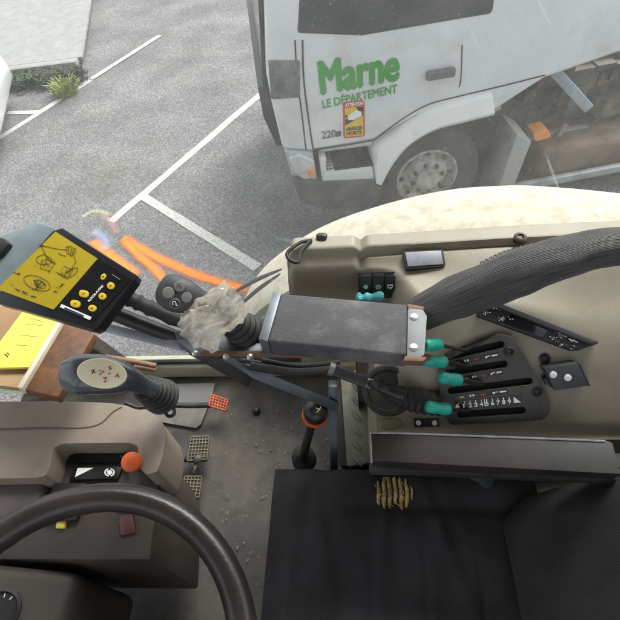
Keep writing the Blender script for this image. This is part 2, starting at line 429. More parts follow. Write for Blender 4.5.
# ------------------------------------------------------------------ lorry
hD, pD = V((.984, .18, 0)).normalized(), V((-.18, .984, 0)).normalized()
TO = K(350, 120, 3.52); TO.z = 0
TRZ = math.atan2(.18, .984)
def tw(x, y, z): return TO+hD*x+pD*y+V((0, 0, z))
def tl(px, py, off=0):
    r = ray(px, py); t = ((TO-CAM).dot(pD)+off)/r.dot(pD); q = CAM+r*t-TO
    return (q.dot(hD), q.z)
def tpoly(bm, pxs, y0, y1, r=0):
    pts = [tl(*q) if len(q) == 2 else q[:2] for q in pxs]
    prism(bm, [tw(x, y0, z) for x, z in pts], pD*(y1-y0)); return bm
truck = thing('truck', 'white lorry with green lettering on its door parked beyond the tractor window', 'lorry', tw(.8, 1.1, 0), rz=TRZ)
TW = mat('white_truck_paint', (.8, .82, .83), .3, var=.05, vs=2.5, coat=.4, dirt_or_sheen=(.5, .5, .47), dth=.68, ds=3, dsoft=.2)
TG = mat('grey_truck_plastic', (.12, .125, .13), .6, var=.25, vs=8, dirt_or_sheen=(.2, .2, .19), dth=.6, ds=7)
TDK = mat('chassis_black', (.03, .03, .03), .7, var=.4, vs=10, dirt_or_sheen=(.11, .1, .09), dth=.55, ds=6)
TGLASS = mat('truck_dark_glass', (.03, .035, .04), .08, var=.1)
W2 = 2.25
wc = tl(430, 186); wz = .45; wx = wc[0]
def arch(r0, a0, a1, n): return [(wx+r0*math.cos(R(a)), wz+r0*math.sin(R(a))) for a in lin(a0, a1, n)]
# cab body: side profile extruded across, wheel arch cut out of the profile
P = lambda x, y: tl(x, y)
prof = [P(283, 150), P(272, 104), P(267, 77), (P(267, 77)[0]+.02, 1.7), (P(267, 77)[0]+.14, 2.5), (P(267, 77)[0]+.35, 2.75),
        (2.0, 2.8), (2.0, P(545, 78)[1]+.1), P(545, 79), P(494, 112)]
aR = .66
prof += [(wx+aR*math.cos(R(a)), wz+aR*math.sin(R(a))) for a in (62, 75, 90, 105, 118)]
prof += [P(374, 141), P(313, 152)]
bm = bm_new(); prism(bm, [tw(x, 0, z) for x, z in prof], pD*W2); bev(bm, .035, 3, 30)
obj('cab_body', bm, TW, truck)
# flared wheel arch moulding
bm = bm_new()
mo = [tl(*q) for q in ((374, 181), (373.5, 160), (376, 147), (396, 131.5), (420, 114), (441, 103.5), (465, 96.5), (491, 89.5))]
mi = [tl(*q) for q in ((381, 181), (386, 171), (394, 158), (406, 144), (420, 134), (438, 125.5), (462, 119.5), (492, 112))]
mo = spline([V((x, 0, z)) for x, z in mo], 4); mi = spline([V((x, 0, z)) for x, z in mi], 4); ring = []
for o_, i_ in zip(mo, mi):
    ring.append([bm.verts.new(tw(o_.x, .02, o_.z)), bm.verts.new(tw(o_.x*.8+i_.x*.2, -.035, o_.z*.8+i_.z*.2)), bm.verts.new(tw(o_.x*.15+i_.x*.85, -.06, o_.z*.15+i_.z*.85)), bm.verts.new(tw(i_.x, -.045, i_.z)), bm.verts.new(tw(i_.x, .45, i_.z)), bm.verts.new(tw(o_.x, .45, o_.z))])
for a_, b_ in zip(ring, ring[1:]):
    for k in range(6): bm.faces.new((a_[k], a_[(k+1) % 6], b_[(k+1) % 6], b_[k]))
bm.faces.new(ring[0]); bm.faces.new(ring[-1][::-1])
obj('mudguard', bm, mat('white_arch_plastic', (.78, .79, .78), .45, var=.05, vs=3, dirt_or_sheen=(.6, .58, .53), dth=.66, ds=4), truck)
# lower front corner, bumper and step
bm = bm_new(); prism(bm, [tw(*q) for q in [(P(284, 150)[0], -.01, P(284, 150)[1]), (P(313, 152)[0], -.01, P(313, 152)[1]), (P(318, 182)[0], -.01, P(318, 182)[1]), (P(294, 184)[0], .02, P(294, 184)[1])]], pD*W2); bev(bm, .03, 3)
obj('corner_panel', bm, mat('pale_grey_panel', (.4, .43, .45), .4, var=.1), truck)
bm = bm_new(); tpoly(bm, [(x, y) for x, y in [(291, 176), (318, 179), (376, 176), (384, 188), (378, 206), (330, 208), (301, 203)]], -.03, W2); bev(bm, .035, 3)
obj('bumper', bm, mat('bumper_plastic', (.045, .047, .052), .6, var=.2, vs=6, dirt_or_sheen=(.11, .105, .1), dth=.6, ds=6), truck)
bm = bm_new(); tpoly(bm, [(288, 156), (300, 152), (314, 159), (316, 176), (303, 178), (294, 171)], -.035, .25); bev(bm, .02, 3)
hl = obj('headlight', bm, mat('headlight_lens', (.5, .52, .52), .12, var=.2, vs=20, coat=1), truck)
bm = bm_new(); tpoly(bm, [(306, 166), (314, 165), (315, 174), (308, 175)], -.041, .2); bev(bm, .008)
obj('indicator', bm, mat('amber_lens', (.75, .3, .12), .2, var=.15), hl)
bm = bm_new()
for q in ([(319, 147), (374, 138), (374, 150), (321, 157)], [(319, 157), (326, 156), (326, 176), (322, 180)], [(322, 180), (324, 172), (372, 166), (374, 178)]): 
    b2 = bm_new(); tpoly(b2, q, -.02 if q[0] != (319, 147) else .06, .35); bev(b2, .012); sub_bm(bm, b2)
b2 = bm_new(); tpoly(b2, [(322, 150), (374, 144), (374, 176), (324, 178)], .3, .36); sub_bm(bm, b2)
st = obj('step_box', bm, mat('step_white', (.66, .66, .62), .5, var=.08, vs=5, dirt_or_sheen=(.4, .38, .33), dth=.62, ds=5), truck)
bm = bm_new(); a = tl(326, 174); c = tl(373, 167); zt = (a[1]+c[1])/2+.012
box(bm, tw((a[0]+c[0])/2, .15, zt), c[0]-a[0]-.01, .3, .02, Matrix.Rotation(TRZ, 3, 'Z'))
for i in range(14):
    for j in range(6):
        box(bm, tw(a[0]+.02+(c[0]-a[0]-.04)*i/13, .03+.045*j, zt+.013), .012, .02, .008, Matrix.Rotation(TRZ+.7, 3, 'Z'))
obj('tread', bm, BLACKM, st)
# door: seams as raised gaskets, window, handle, sticker and lettering
bm = bm_new()
def seam(pxs, r=.006, y=-.002): tube(bm, spline([tw(tl(*q)[0], y, tl(*q)[1]) for q in pxs], 4), r, 6)
seam([(302.5, 40), (303.5, 77), (308, 115), (313, 149)])
seam([(295, 40), (297, 77), (302, 115), (306, 150)], .005)
seam([(313, 149.5), (345, 145), (373, 140)])
seam([(374, 140), (395, 124), (415, 111), (432, 103), (455, 97), (497, 87), (545, 75)], .005)
seam([(462, 45), (461, 77), (459, 87)], .004)
obj('door_seam', bm, mat('seam_rubber', (.02, .02, .02), .7), truck)
bm = bm_new(); tpoly(bm, [(P(305, 77)[0]-.02, 1.8, 0), (P(305, 77)[0]+.12, 2.5, 0), (.95, 2.5, 0), (.95, 1.72, 0), (.1, 1.72, 0)], -.012, .03); bev(bm, .03, 3)
obj('side_window', bm, TGLASS, truck)
bm = bm_new(); box(bm, tw(.64, -.03, 1.4), .2, .05, .06, Matrix.Rotation(TRZ, 3, 'Z')); bev(bm, .015, 3)
obj('door_handle', bm, TG, truck)
bm = bm_new(); tpoly(bm, [(268, 60), (300, 60), (300, 97), (271, 99)], -.015, W2*.5); bev(bm, .012); 
obj('quarter_panel', bm, mat('dull_dark_glass', (.13, .14, .145), .35, var=.35, vs=14, dirt_or_sheen=(.28, .28, .27), dth=.6, ds=12), truck)
x0 = P(267, 77)[0]
bm = bm_new(); prism(bm, [tw(x0-.02, .12, 1.45), tw(x0+.1, .12, 2.4), tw(x0+.1, W2-.12, 2.4), tw(x0-.02, W2-.12, 1.45)], -hD*.02); obj('windscreen', bm, TGLASS, truck)
bm = bm_new(); pts = [tw(x0-.05, .18, P(270, 98)[1]), tw(x0-.06, .2, P(277, 130)[1]), tw(x0-.02, .22, P(283, 162)[1])]
prism(bm, [pts[0]-hD*.03, pts[0]+hD*.08, pts[1]+hD*.07, pts[2]+hD*.06, pts[2], pts[1]-hD*.02], pD*(W2-.4)); bev(bm, .015)
obj('front_grille', bm, mat('grille_black', (.05, .05, .052), .6, var=.3), truck)
LG = mat('green_lettering', (.05, .34, .045), .5, var=.08)
def ttext(bm, s, a, b, hpx, y=-.003, bold=0):
    A = tw(tl(*a)[0], y, tl(*a)[1]); B = tw(tl(*b)[0], y, tl(*b)[1]); sc = (B-A).length/math.hypot(b[0]-a[0], b[1]-a[1])
    return text(bm, s, A, (B-A), V((0, 0, 1)), hpx*sc/.7*1.12, .002, fit=(B-A).length, bold=bold)
bm = bm_new(); ttext(bm, 'Marne', (322, 93.5), (398, 79), 28, bold=.035); ttext(bm, 'LE DÉPARTEMENT', (323, 108), (397, 92.3), 7.6, bold=.012)
obj('door_lettering', bm, LG, truck, smooth=None)
bm = bm_new(); ttext(bm, '220', (322, 138.5), (336, 136.5), 7, bold=.02)
obj('power_badge', bm, mat('badge_grey', (.16, .16, .19), .5), truck, smooth=None)
bm = bm_new(); tpoly(bm, [(336, 131.5), (341, 130.6), (341, 136), (336, 136.7)], -.004, .0); obj('badge_chip', bm, mat('badge_blue', (.13, .12, .2), .5), truck)
# blind-spot sticker
bm = bm_new(); tpoly(bm, rounded([(343, 102), (364.5, 100), (364.5, 136), (343.5, 138)], .12, 3), -.006, 0); stk = obj('warning_sticker', bm, REDP, truck)
bm = bm_new(); tpoly(bm, [(344.7, 107.5), (363, 105.5), (363, 134.6), (345, 136.2)], -.008, -.0062); obj('yellow_field', bm, YELP, stk)
bm = bm_new(); ttext(bm, 'ATTENTION', (345, 106.2), (363, 104.3), 3.2, -.008, .02)
b2 = bm_new(); tpoly(b2, [(348, 115), (356, 109.5), (361, 111), (361.5, 115), (354, 119), (348, 119.5)], -.011, -.0095); sub_bm(bm, rect(b2)); obj('white_print', bm, WHITE, stk, smooth=None)
bm = bm_new(); ttext(bm, 'ANGLES', (346, 130.2), (361.5, 128.4), 3.2, -.0092, .03); ttext(bm, 'MORTS', (346.6, 134.6), (361, 133), 3.2, -.0092, .03)
b2 = bm_new(); tpoly(b2, [(356, 106.6), (362.8, 106), (362.8, 114), (358, 110)], -.0092, -.0082); tpoly(b2, [(345, 119), (362.6, 112.5), (362.6, 115), (345, 125)], -.0092, -.0082); tpoly(b2, [(345, 114), (348, 116), (345, 118)], -.0092, -.0082); sub_bm(bm, rect(b2))
obj('black_print', bm, mat('black_print', (.02, .02, .02), .6), stk, smooth=None)
# front wheel
def truck_wheel(x, y):
    wh = bpy.data.objects
    bm = bm_new(); c = tw(x, y, wz)
    lathe(bm, c, -pD, [(.27, -.12), (.42, -.125), (.445, -.1), (.45, -.05), (.45, .08), (.44, .11), (.41, .128), (.36, .136), (.3, .125), (.265, .1), (.26, .0)], 56)
    w_ = obj('wheel', bm, mat('dusty_tyre', (.045, .044, .042), .85, var=.3, vs=9, dirt_or_sheen=(.085, .08, .075), dth=.58, ds=7), truck)
    bm = bm_new(); lathe(bm, c, -pD, [(.268, .02), (.268, .1), (.25, .108), (.238, .07), (.2, .05), (.175, .075), (.15, .1), (.11, .105), (.1, .14), (.06, .15), (.02, .15)], 40)
    rim = obj('rim', bm, mat('dusty_rim', (.42, .4, .36), .6, var=.18, vs=15, dirt_or_sheen=(.12, .1, .08), dth=.58, ds=12), w_)
    bm = bm_new()
    for k in range(8):
        a = 2*math.pi*k/8+.2; q = c-pD*.1+hD*.13*math.cos(a)+V((0, 0, .13*math.sin(a))); lathe(bm, q, -pD, [(.016, 0), (.016, .03), (.01, .035)], 6)
    for k in range(8):
        a = 2*math.pi*k/8; q = c-pD*.066+hD*.215*math.cos(a)+V((0, 0, .215*math.sin(a))); lathe(bm, q, -pD, [(.022, 0), (.022, .004)], 10)
    obj('wheel_nut', bm, TDK, w_)['kind'] = 'stuff'
truck_wheel(wx, .2)
bm = bm_new(); box(bm, tw(wx+.05, .95, .75), 1.5, 1.0, .9, Matrix.Rotation(TRZ, 3, 'Z')); 
obj('wheel_well', bm, TDK, truck)
# chassis behind the cab
bm = bm_new()
CH = mat('chassis_grey_steel', (.3, .32, .33), .6, metal=.1, var=.2, vs=8, dirt_or_sheen=(.16, .13, .1), dth=.6, ds=6)
def tbar(bm, a, b, y, wd, th): bar(bm, tw(tl(*a, y)[0], y, tl(*a, y)[1]), tw(tl(*b, y)[0], y, tl(*b, y)[1]), wd, th)
tbar(bm, (522, 141), (700, 113), .45, .08, .11); bev(bm, .01); obj('frame_rail', bm, CH, truck)
bm = bm_new(); tbar(bm, (500, 190), (700, 152), .1, .06, .07); bev(bm, .01); obj('side_rail', bm, CH, truck)
bm = bm_new(); prism(bm, [tw(*((tl(x, y, .05)[0], .05, tl(x, y, .05)[1]))) for x, y in [(489, 215), (503, 215), (532, 142), (517, 134)]], pD*.35); bev(bm, .015)
obj('mudflap_bracket', bm, mat('grey_bracket', (.36, .36, .35), .7, var=.15, vs=8, dirt_or_sheen=(.2, .18, .15), dth=.6, ds=8), truck)
bm = bm_new(); tbar(bm, (553, 70), (588, 108), .3, .06, .08); bev(bm, .01); obj('strut', bm, mat('blue_grey_strut', (.3, .36, .4), .5, var=.15), truck)
bm = bm_new(); tpoly(bm, [(497, 112), (508, 108), (512, 122), (500, 128)], .2, .5); bev(bm, .01); obj('step_bracket', bm, CH, truck)
bm = bm_new(); tube(bm, [tw(tl(566, 124, .4)[0], .4, tl(566, 124, .4)[1]), tw(tl(531, 178, .3)[0], .3, tl(531, 178, .3)[1])], .025, 10); obj('air_pipe', bm, mat('dusty_pipe', (.28, .24, .21), .7, var=.3, vs=12), truck)
bm = bm_new(); box(bm, tw(2.95, 1.25, .6), 3.3, 1.3, .9, Matrix.Rotation(TRZ, 3, 'Z')); 
for i in range(60):
    box(bm, tw(random.uniform(1.4, 3.2), random.uniform(.48, .7), random.uniform(.2, 1.0)), random.uniform(.06, .25), random.uniform(.05, .2), random.uniform(.05, .2), Matrix.Rotation(TRZ+random.uniform(-.5, .5), 3, 'Z'))
obj('engine_block', bm, mat('greasy_chassis', (.06, .055, .05), .75, var=.5, vs=7, dirt_or_sheen=(.17, .13, .09), dth=.57, ds=8), truck)
bm = bm_new(); tpoly(bm, [(577, 70), (700, 50), (700, 122), (612, 132), (590, 118)], .75, 1.6); bev(bm, .02)
obj('tipper_body', bm, mat('rust_brown_box', (.17, .115, .075), .8, var=.35, vs=6, dirt_or_sheen=(.33, .16, .06), dth=.56, ds=5), truck)
bm = bm_new(); box(bm, tw(2.55, .42, .27), 1.7, .5, .36, Matrix.Rotation(TRZ, 3, 'Z')); bev(bm, .07, 4)
obj('fuel_tank', bm, mat('rust_brown_low', (.13, .1, .075), .8, var=.4, vs=6, dirt_or_sheen=(.2, .115, .07), dth=.55, ds=6), truck)
bm = bm_new(); tpoly(bm, rounded([(546, 150), (562, 146), (565, 153), (548, 158)], .3), .25, .4); obj('reflector', bm, mat('orange_reflector', (.8, .27, .06), .4, var=.2), truck)

# parked car beyond the bay line at the left edge
ct = onz(7, 108, .45)+V((-.12, -.05, 0)); cw = Matrix.Rotation(R(20), 3, 'Z')
def cx(x, y, z): q = cw @ V((x, y, 0)); return V((ct.x, ct.y, 0))+q+V((0, 0, z))
car = thing('parked_car', 'pale silver car of which only a front corner shows at the far left', 'car', cx(-2.1, .5, 0), rz=R(20))
bm = bm_new(); cp = [(0, .25), (.02, .55), (-.1, .72), (-1.0, .9), (-1.6, 1.38), (-3.0, 1.42), (-3.7, .98), (-4.2, .9), (-4.25, .3)]
prism(bm, [cx(x, -.3, z) for x, z in cp], cw @ V((0, 1.7, 0))); bev(bm, .09, 4)
obj('body', bm, mat('silver_car_paint', (.6, .62, .6), .3, var=.05, coat=.6), car)
for s, nm in ((-.31, 'side_window'), (1.4, 'side_window')):
    bm = bm_new(); prism(bm, [cx(x, s, z) for x, z in ((-1.15, .92), (-1.65, 1.3), (-2.9, 1.33), (-3.45, .98))], cw @ V((0, .01, 0))); obj(nm, bm, TGLASS, car)
bm = bm_new(); prism(bm, [cx(-1.02, -.15, .93), cx(-1.02, 1.25, .93), cx(-1.57, 1.2, 1.36), cx(-1.57, -.1, 1.36)], cw @ V((.03, 0, .02))); obj('windscreen', bm, TGLASS, car)
bm = bm_new(); prism(bm, [cx(-.02, -.3, .55), cx(-.3, -.31, .72), cx(-.3, -.31, .62), cx(.0, -.31, .5)], cw @ V((0, .28, 0))); bev(bm, .02); obj('headlight', bm, mat('blue_lens', (.3, .38, .42), .15, var=.1), car)
for x in (-.85, -3.4):
    for y in (-.28, 1.38):
        bm = bm_new(); lathe(bm, cx(x, y, .32), cw @ V((0, 1, 0)), [(.18, -.08), (.31, -.09), (.32, -.05), (.32, .05), (.31, .09), (.18, .08)], 28); wv_ = obj('wheel', bm, BLACKM, car)
        bm = bm_new(); lathe(bm, cx(x, y, .32), cw @ V((0, 1, 0)), [(.1, -.095), (.2, -.085), (.2, .085), (.1, .095)], 20); obj('rim', bm, PALESTEEL, wv_)

# ------------------------------------------------------------------ tractor outside: fender
FEN = mat('dusty_cream_fender', (.49, .455, .375), .75, var=.14, vs=14, bump=.3, bs=140, dirt_or_sheen=(.36, .3, .215), dth=.6, ds=30, dsoft=.12, spec=.2)
fp = [ony(x, y, 1.03) for x, y in [(248, 296), (262, 270), (292, 245), (330, 224), (390, 204), (450, 191), (500, 187), (540, 187), (620, 194)]]
fp = fp+[fp[-1]+V((.25, 0, -.06)), fp[-1]+V((.5, 0, -.18))]
fc = spline(fp, 6)
bm = bm_new(); ring = []
# cross-section: outer skirt, rolled edge, gently crowned top running in to the cab
cs = [(.03, -.16), (.035, -.05), (.02, -.012), (0, 0), (-.03, .012), (-.07, .018), (-.11, .02), (-.15, .018), (-.195, .01)]
for i, p in enumerate(fc):
    t = (fc[min(len(fc)-1, i+1)]-fc[max(0, i-1)]).normalized(); nn = V((-t.z, 0, t.x))
    ring.append([bm.verts.new(p+V((0, dy, 0))+nn*dn) for dy, dn in cs]+[bm.verts.new(p+V((0, dy, 0))+nn*(dn-.02)) for dy, dn in reversed(cs)])
for i in range(len(ring)-1):
    k = len(ring[0])
    for j in range(k): bm.faces.new((ring[i][j], ring[i][(j+1) % k], ring[i+1][(j+1) % k], ring[i+1][j]))
bm.faces.new(ring[0]); bm.faces.new(ring[-1][::-1])
fen = tag(obj('rear_fender', bm, FEN), 'pale dusty cream tractor fender curving just outside the side window', 'fender')
# wiper arms lying outside the glass beside the fender
for a, b, lb in (((228, 296), (282, 269), 'upper thin dark rod outside the glass beside the fender edge'), ((236, 309), (280, 274), 'lower thin dark rod outside the glass beside the fender edge')):
    bm = bm_new(); tube(bm, spline([ony(*a, .86), ony((a[0]+b[0])/2, (a[1]+b[1])/2-2, .87), ony(*b, .86)], 6), [.002+.004*math.sin(math.pi*i/12) for i in range(13)], 8)
    tag(obj('wiper_rod', bm, DKGREY), lb, 'wiper')

# ------------------------------------------------------------------ cab shell
FZ = 1.72
FLOOR = mat('dirty_floor_mat', (.05, .046, .045), .78, var=.3, vs=7, bump=.5, bs=180, dirt_or_sheen=(.12, .1, .08), dth=.56, ds=4.5, dsoft=.13)
N, L, Pn = nodes_of(FLOOR)
n5 = N.new('ShaderNodeTexNoise'); n5.inputs['Scale'].default_value = 90; n5.inputs['Detail'].default_value = 3
L.new(N['Texture Coordinate'].outputs['Object'], n5.inputs['Vector'])
r5 = N.new('ShaderNodeValToRGB'); r5.color_ramp.elements[0].position = .66; r5.color_ramp.elements[1].position = .72
L.new(n5.outputs['Fac'], r5.inputs[0]); mx5 = N.new('ShaderNodeMix'); mx5.data_type = 'RGBA'
src = Pn.inputs['Base Color'].links[0].from_socket
mm5 = N.new('ShaderNodeMath'); mm5.operation = 'MULTIPLY'; mm5.inputs[1].default_value = .3; L.new(r5.outputs[0], mm5.inputs[0])
L.new(mm5.outputs[0], mx5.inputs['Factor']); L.new(src, mx5.inputs['A']); mx5.inputs['B'].default_value = (.3, .22, .12, 1); L.new(mx5.outputs['Result'], Pn.inputs['Base Color'])
bm = bm_new(); us, vs_ = lin(-1.15, .95, 80), lin(-.9, .808, 66)
def fl(u, v): return V((u, v, FZ+.006*noise.noise(V((u*6, v*6, 0)))+.003*noise.noise(V((u*20, v*20, 3)))))
g = grid(bm, us, vs_, fl)
struct(obj('cab_floor', bm, FLOOR))
bm = bm_new(); box(bm, (-.1, -.05, FZ-.06), 2.1, 1.69, .08); struct(obj('floor_pan', bm, BROWNP))
# worn paler patch of bare floor beside the far sill
bm = bm_new(); pz = plz(FZ+.012)
prism(bm, [pz.at(x, y) for x, y in [(168, 384), (215, 383), (212, 396), (201, 424), (196, 428), (150, 420), (150, 386)]], (0, 0, -.004)); 
struct(obj('bare_floor', bm, mat('grey_worn_mat', (.15, .145, .14), .75, var=.2, vs=9, bump=.3, bs=100, dirt_or_sheen=(.09, .08, .07), dth=.58, ds=9)))
# roof and pillars, all outside the picture
bm = bm_new(); box(bm, (-.1, -.05, 3.42), 2.5, 1.95, .08); bev(bm, .03, 3)
struct(obj('roof', bm, mat('headliner', (.45, .44, .42), .9)))
bm = bm_new()
for x, y in ((-1.45, .86), (1.1, .86), (-1.45, -.98), (1.1, -.98)):
    tube(bm, [(x, y, 1.7), (x, y, 3.4)], .04, 10)
struct(obj('pillar', bm, BLACKM))
bm = bm_new(); box(bm, (1.02, -.05, 2.2), .05, 1.8, 1.1); struct(obj('rear_wall', bm, BEIGE))

# side window: dusty scratched pane, rails
GY = .815
bm = bm_new(); pp = [V((-1.38, GY, 1.79)), V((1.05, GY, 1.79)), V((1.05, GY, 3.36)), V((-1.38, GY, 3.36))]
prism(bm, pp, (0, .005, 0)); 
sw_ = thing('side_window', 'large dusty scratched cab window looking out on the car park', 'window', (-.1, GY, 1.72))
obj('pane', bm, glass('dusty_glass', (.95, .97, .96), .05), sw_, smooth=None)
GREENCREAM = mat('greenish_cream_paint', (.38, .38, .28), .55, var=.15, vs=9, dirt_or_sheen=(.2, .17, .12), dth=.6, ds=9)
bm = bm_new(); bar(bm, (-1.4, GY, 1.755), (1.05, GY, 1.755), .05, .07); bev(bm, .012, 3); obj('bottom_rail', bm, GREENCREAM, sw_)
bm = bm_new(); tube(bm, [(-1.4, GY-.008, 1.797), (1.05, GY-.008, 1.797)], .008, 8); obj('gasket', bm, BLACKM, sw_)

# dark inner pillar foot crossing the pane at lower left, and greenish lower glass
bm = bm_new(); bar(bm, ony(52, 318, .79), ony(150, 386, .79), .05, .05); bev(bm, .01, 3)
tag(obj('door_post', bm, mat('dark_frame_paint', (.05, .042, .036), .5, var=.3, dirt_or_sheen=(.14, .1, .07), dth=.62, ds=10)), 'dark brown slanting frame post between control box and dash', 'post')
bm = bm_new(); prism(bm, [ony(x, y, .8) for x, y in [(-40, 300), (44, 318), (148, 389), (-60, 396)]], (0, .005, 0))
tag(obj('lower_glass', bm, glass('green_glass', (.72, .82, .74), .28, (.42, .5, .42), False), smooth=None), 'pale green dusty lower glass behind the gear lever knob', 'window')
bm = bm_new(); tube(bm, spline([ony(104, 357, .77), ony(130, 361, .77), ony(156, 366, .77)], 4), .009, 14); tube(bm, [ony(134, 366, .78), ony(156, 370, .78)], .008, 14)
tag(obj('hinge_rod', bm, COPPER), 'rusty brown rod behind the gear lever rubber boot', 'rod')

# ------------------------------------------------------------------ right console (one moulding with relief)
XE = [-.135, -.012, .012, .06, .122, .2, .95]
YE = [.571, .571, .563, .556, .531, .489, .489]
def smin(a, b, k):
    h = max(0, k-abs(a-b))/k; return min(a, b)-h*h*k*.25
def zc(x, y):
    ye = interp(XE, YE, x); wd = interp([-.1, .06, .2], [.022, .024, .03], x)
    zp = 2.452+.016*ss(ye, .6, y)+.006*ss(.0, .3, x)
    if y > .575: zp += .010*ss(.589, .593, y)-.006*math.exp(-((y-.588)/.003)**2)*ss(-.02, .02, x)
    zp -= .02*ss(.618, .632, y)**2
    zp -= .43*ss(.15, .36, x)*max(0, .575-y)**1.15*1.2
    zl = 2.30+interp([.03, .09], [.45, 1.05], x)*(max(y, .34)-.34)
    zl = smin(zl, zp, .022)
    t = ss(ye-wd, ye+.006, y); z = zl+(zp-zl)*t
    z -= .012*(1-ss(.333, .352, y))
    k = ss(-.010, .012, x)          # the moulding ends at the left, only the corner box carries on
    if y < ye-.012: b0 = 1.73 if x > -.022 else 2.25; z = b0+(z-b0)*k
    elif x < .02 and y < ye: z = min(z, zp)
    z -= .03*(1-ss(-.135, -.115, x))**2
    z -= .010*math.exp(-((x+.004)/.007)**2)*ss(.56, .575, y)
    return z
bm = bm_new(); XS = lin(-.135, .95, 300); YS = lin(.333, .633, 150)
g = grid(bm, XS, YS, lambda x, y: V((x, y, zc(x, y))))
kill = [f for f in bm.faces if f.calc_center_median().x < -.0155 and f.calc_center_median().y < .571-.03]
bmesh.ops.delete(bm, geom=kill, context='FACES')
be = [e for e in bm.edges if e.is_boundary]
ex = bmesh.ops.extrude_edge_only(bm, edges=be)
for v in ex['geom']:
    if isinstance(v, bmesh.types.BMVert): v.co.z = FZ-.01 if v.co.x > -.022 else 2.2
console = thing('side_console', 'olive beige moulded console with switches beneath the side window', 'console', (.4, .48, FZ))
obj('body', bm, BEIGE, console, smooth=50)
def onc(px, py, h=0):
    r = ray(px, py); a, b = .4, 1.4; t = a
    while t < b:
        p = CAM+r*t
        if -.135 < p.x < .95 and .333 < p.y < .633 and p.z < zc(p.x, p.y)+h: return p
        t += .0015
    return onz(px, py, 2.35+h)
LOW = Plane((.2, .41, 2.3735), (0, -1.05, 1))

# ledge bolt, blank plate
bm = bm_new(); q = onc(520, 238.5); lathe(bm, q, (0, -.1, 1), [(.0105, -.004), (.0105, .003), (.008, .005), (.0055, .0055), (.005, .002), (.001, .002)], 20)
obj('ledge_screw', bm, mat('dark_bolt', (.06, .05, .045), .5, metal=.4, var=.3), console)
BP = Plane(onc(424, 259)+V((0, 0, .009)), (0, -.42, 1))
b2 = slab(rounded([(402.5, 251.5), (443, 249.5), (445.5, 264), (444, 266.5), (406, 269.5)], .1, 3), BP, .02, .0015)
bpl = obj('blank_plate', b2, BLACKM, console)
obj('plate_face', slab([(405, 252), (441, 250.5), (443.5, 264), (408, 266.5)], BP, .004, .001, h=.0015), mat('slate_plastic', (.3, .31, .36), .42, var=.08, bump=.2, bs=500, dirt_or_sheen=(.2, .2, .2), dth=.66, ds=30), bpl)
# rocker switch bank on the steep front face
a = V(onc(360, 274)); SWP = Plane(V((0, .548, 2.44)), (0, -.82, .57))
sb = obj('switch_panel', slab([(358, 272.5), (397, 271.5), (396, 298), (358, 299)], SWP, .03, .0015), BLACK, console)
for i, (xa, xb) in enumerate(((359.5, 371.5), (372.5, 384), (385, 395.5))):
    rk = obj('switch', slab([(xa, 276), (xb, 275.6), (xb-.2, 291.5), (xa, 292)], SWP, .006, .0012, h=.004), mat('switch_black', (.022, .024, .024), .35, var=.1), sb)
    if i < 2:
        bm = slab([(xa+.8, 283), (xb-.8, 282.7), (xb-.8, 291), (xa+.8, 291.3)], SWP, .002, .0005, h=.0048); obj('lens', bm, mat('switch_green', (.008, .035, .025), .3), rk)
    bm = bm_new(); cxp, cyp = (xa+xb)/2, 287.2
    if i == 0:
        slab([(cxp-2.6, cyp), (cxp-.5, cyp-2.2), (cxp+2, cyp-1.6), (cxp+2.6, cyp), (cxp+1, cyp+2), (cxp-.6, cyp+1.6)], SWP, .0006, h=.0056, bm=bm)
    elif i == 1:
        for k in range(10):
            a0 = 2*math.pi*k/10; slab([(cxp+2.7*math.cos(a0), cyp+2.4*math.sin(a0)), (cxp+2.7*math.cos(a0+.5), cyp+2.4*math.sin(a0+.5)), (cxp+1.7*math.cos(a0+.5), cyp+1.5*math.sin(a0+.5)), (cxp+1.7*math.cos(a0), cyp+1.5*math.sin(a0))], SWP, .0006, h=.0056, bm=bm)
        slab([(cxp-.8, cyp-.8), (cxp+.8, cyp-.8), (cxp+.8, cyp+.6), (cxp-.8, cyp+.6)], SWP, .0006, h=.0056, bm=bm)
    else:
        for q in ([(-3, -2.4), (3, -2.6), (2.6, -1.7), (-2.8, -1.5)], [(-3, -1.6), (-2.1, -1.6), (-1.7, 1.4), (-2.6, 1.4)], [(2, -1.8), (2.9, -1.8), (2.2, .8), (1.5, .8)], [(-.8, 0), (2, -.3), (1.4, 1.2), (-.2, 2.4)]):
            slab([(cxp+u, cyp+v) for u, v in q], SWP, .0006, h=.0046, bm=bm)
    obj('symbol', bm, mat('pale_green_print', (.35, .62, .48), .5, var=.05) if i < 2 else WHITE, rk, smooth=None)
bm = bm_new(); slab([(362, 274), (371, 273.8), (371, 275.2), (362, 275.4)], SWP, .0005, h=.001, bm=bm); slab([(374, 273.7), (384, 273.5), (384, 274.9), (374, 275.1)], SWP, .0005, h=.001, bm=bm)
obj('grip_line', bm, mat('grey_print', (.12, .12, .12), .6), sb, smooth=None)

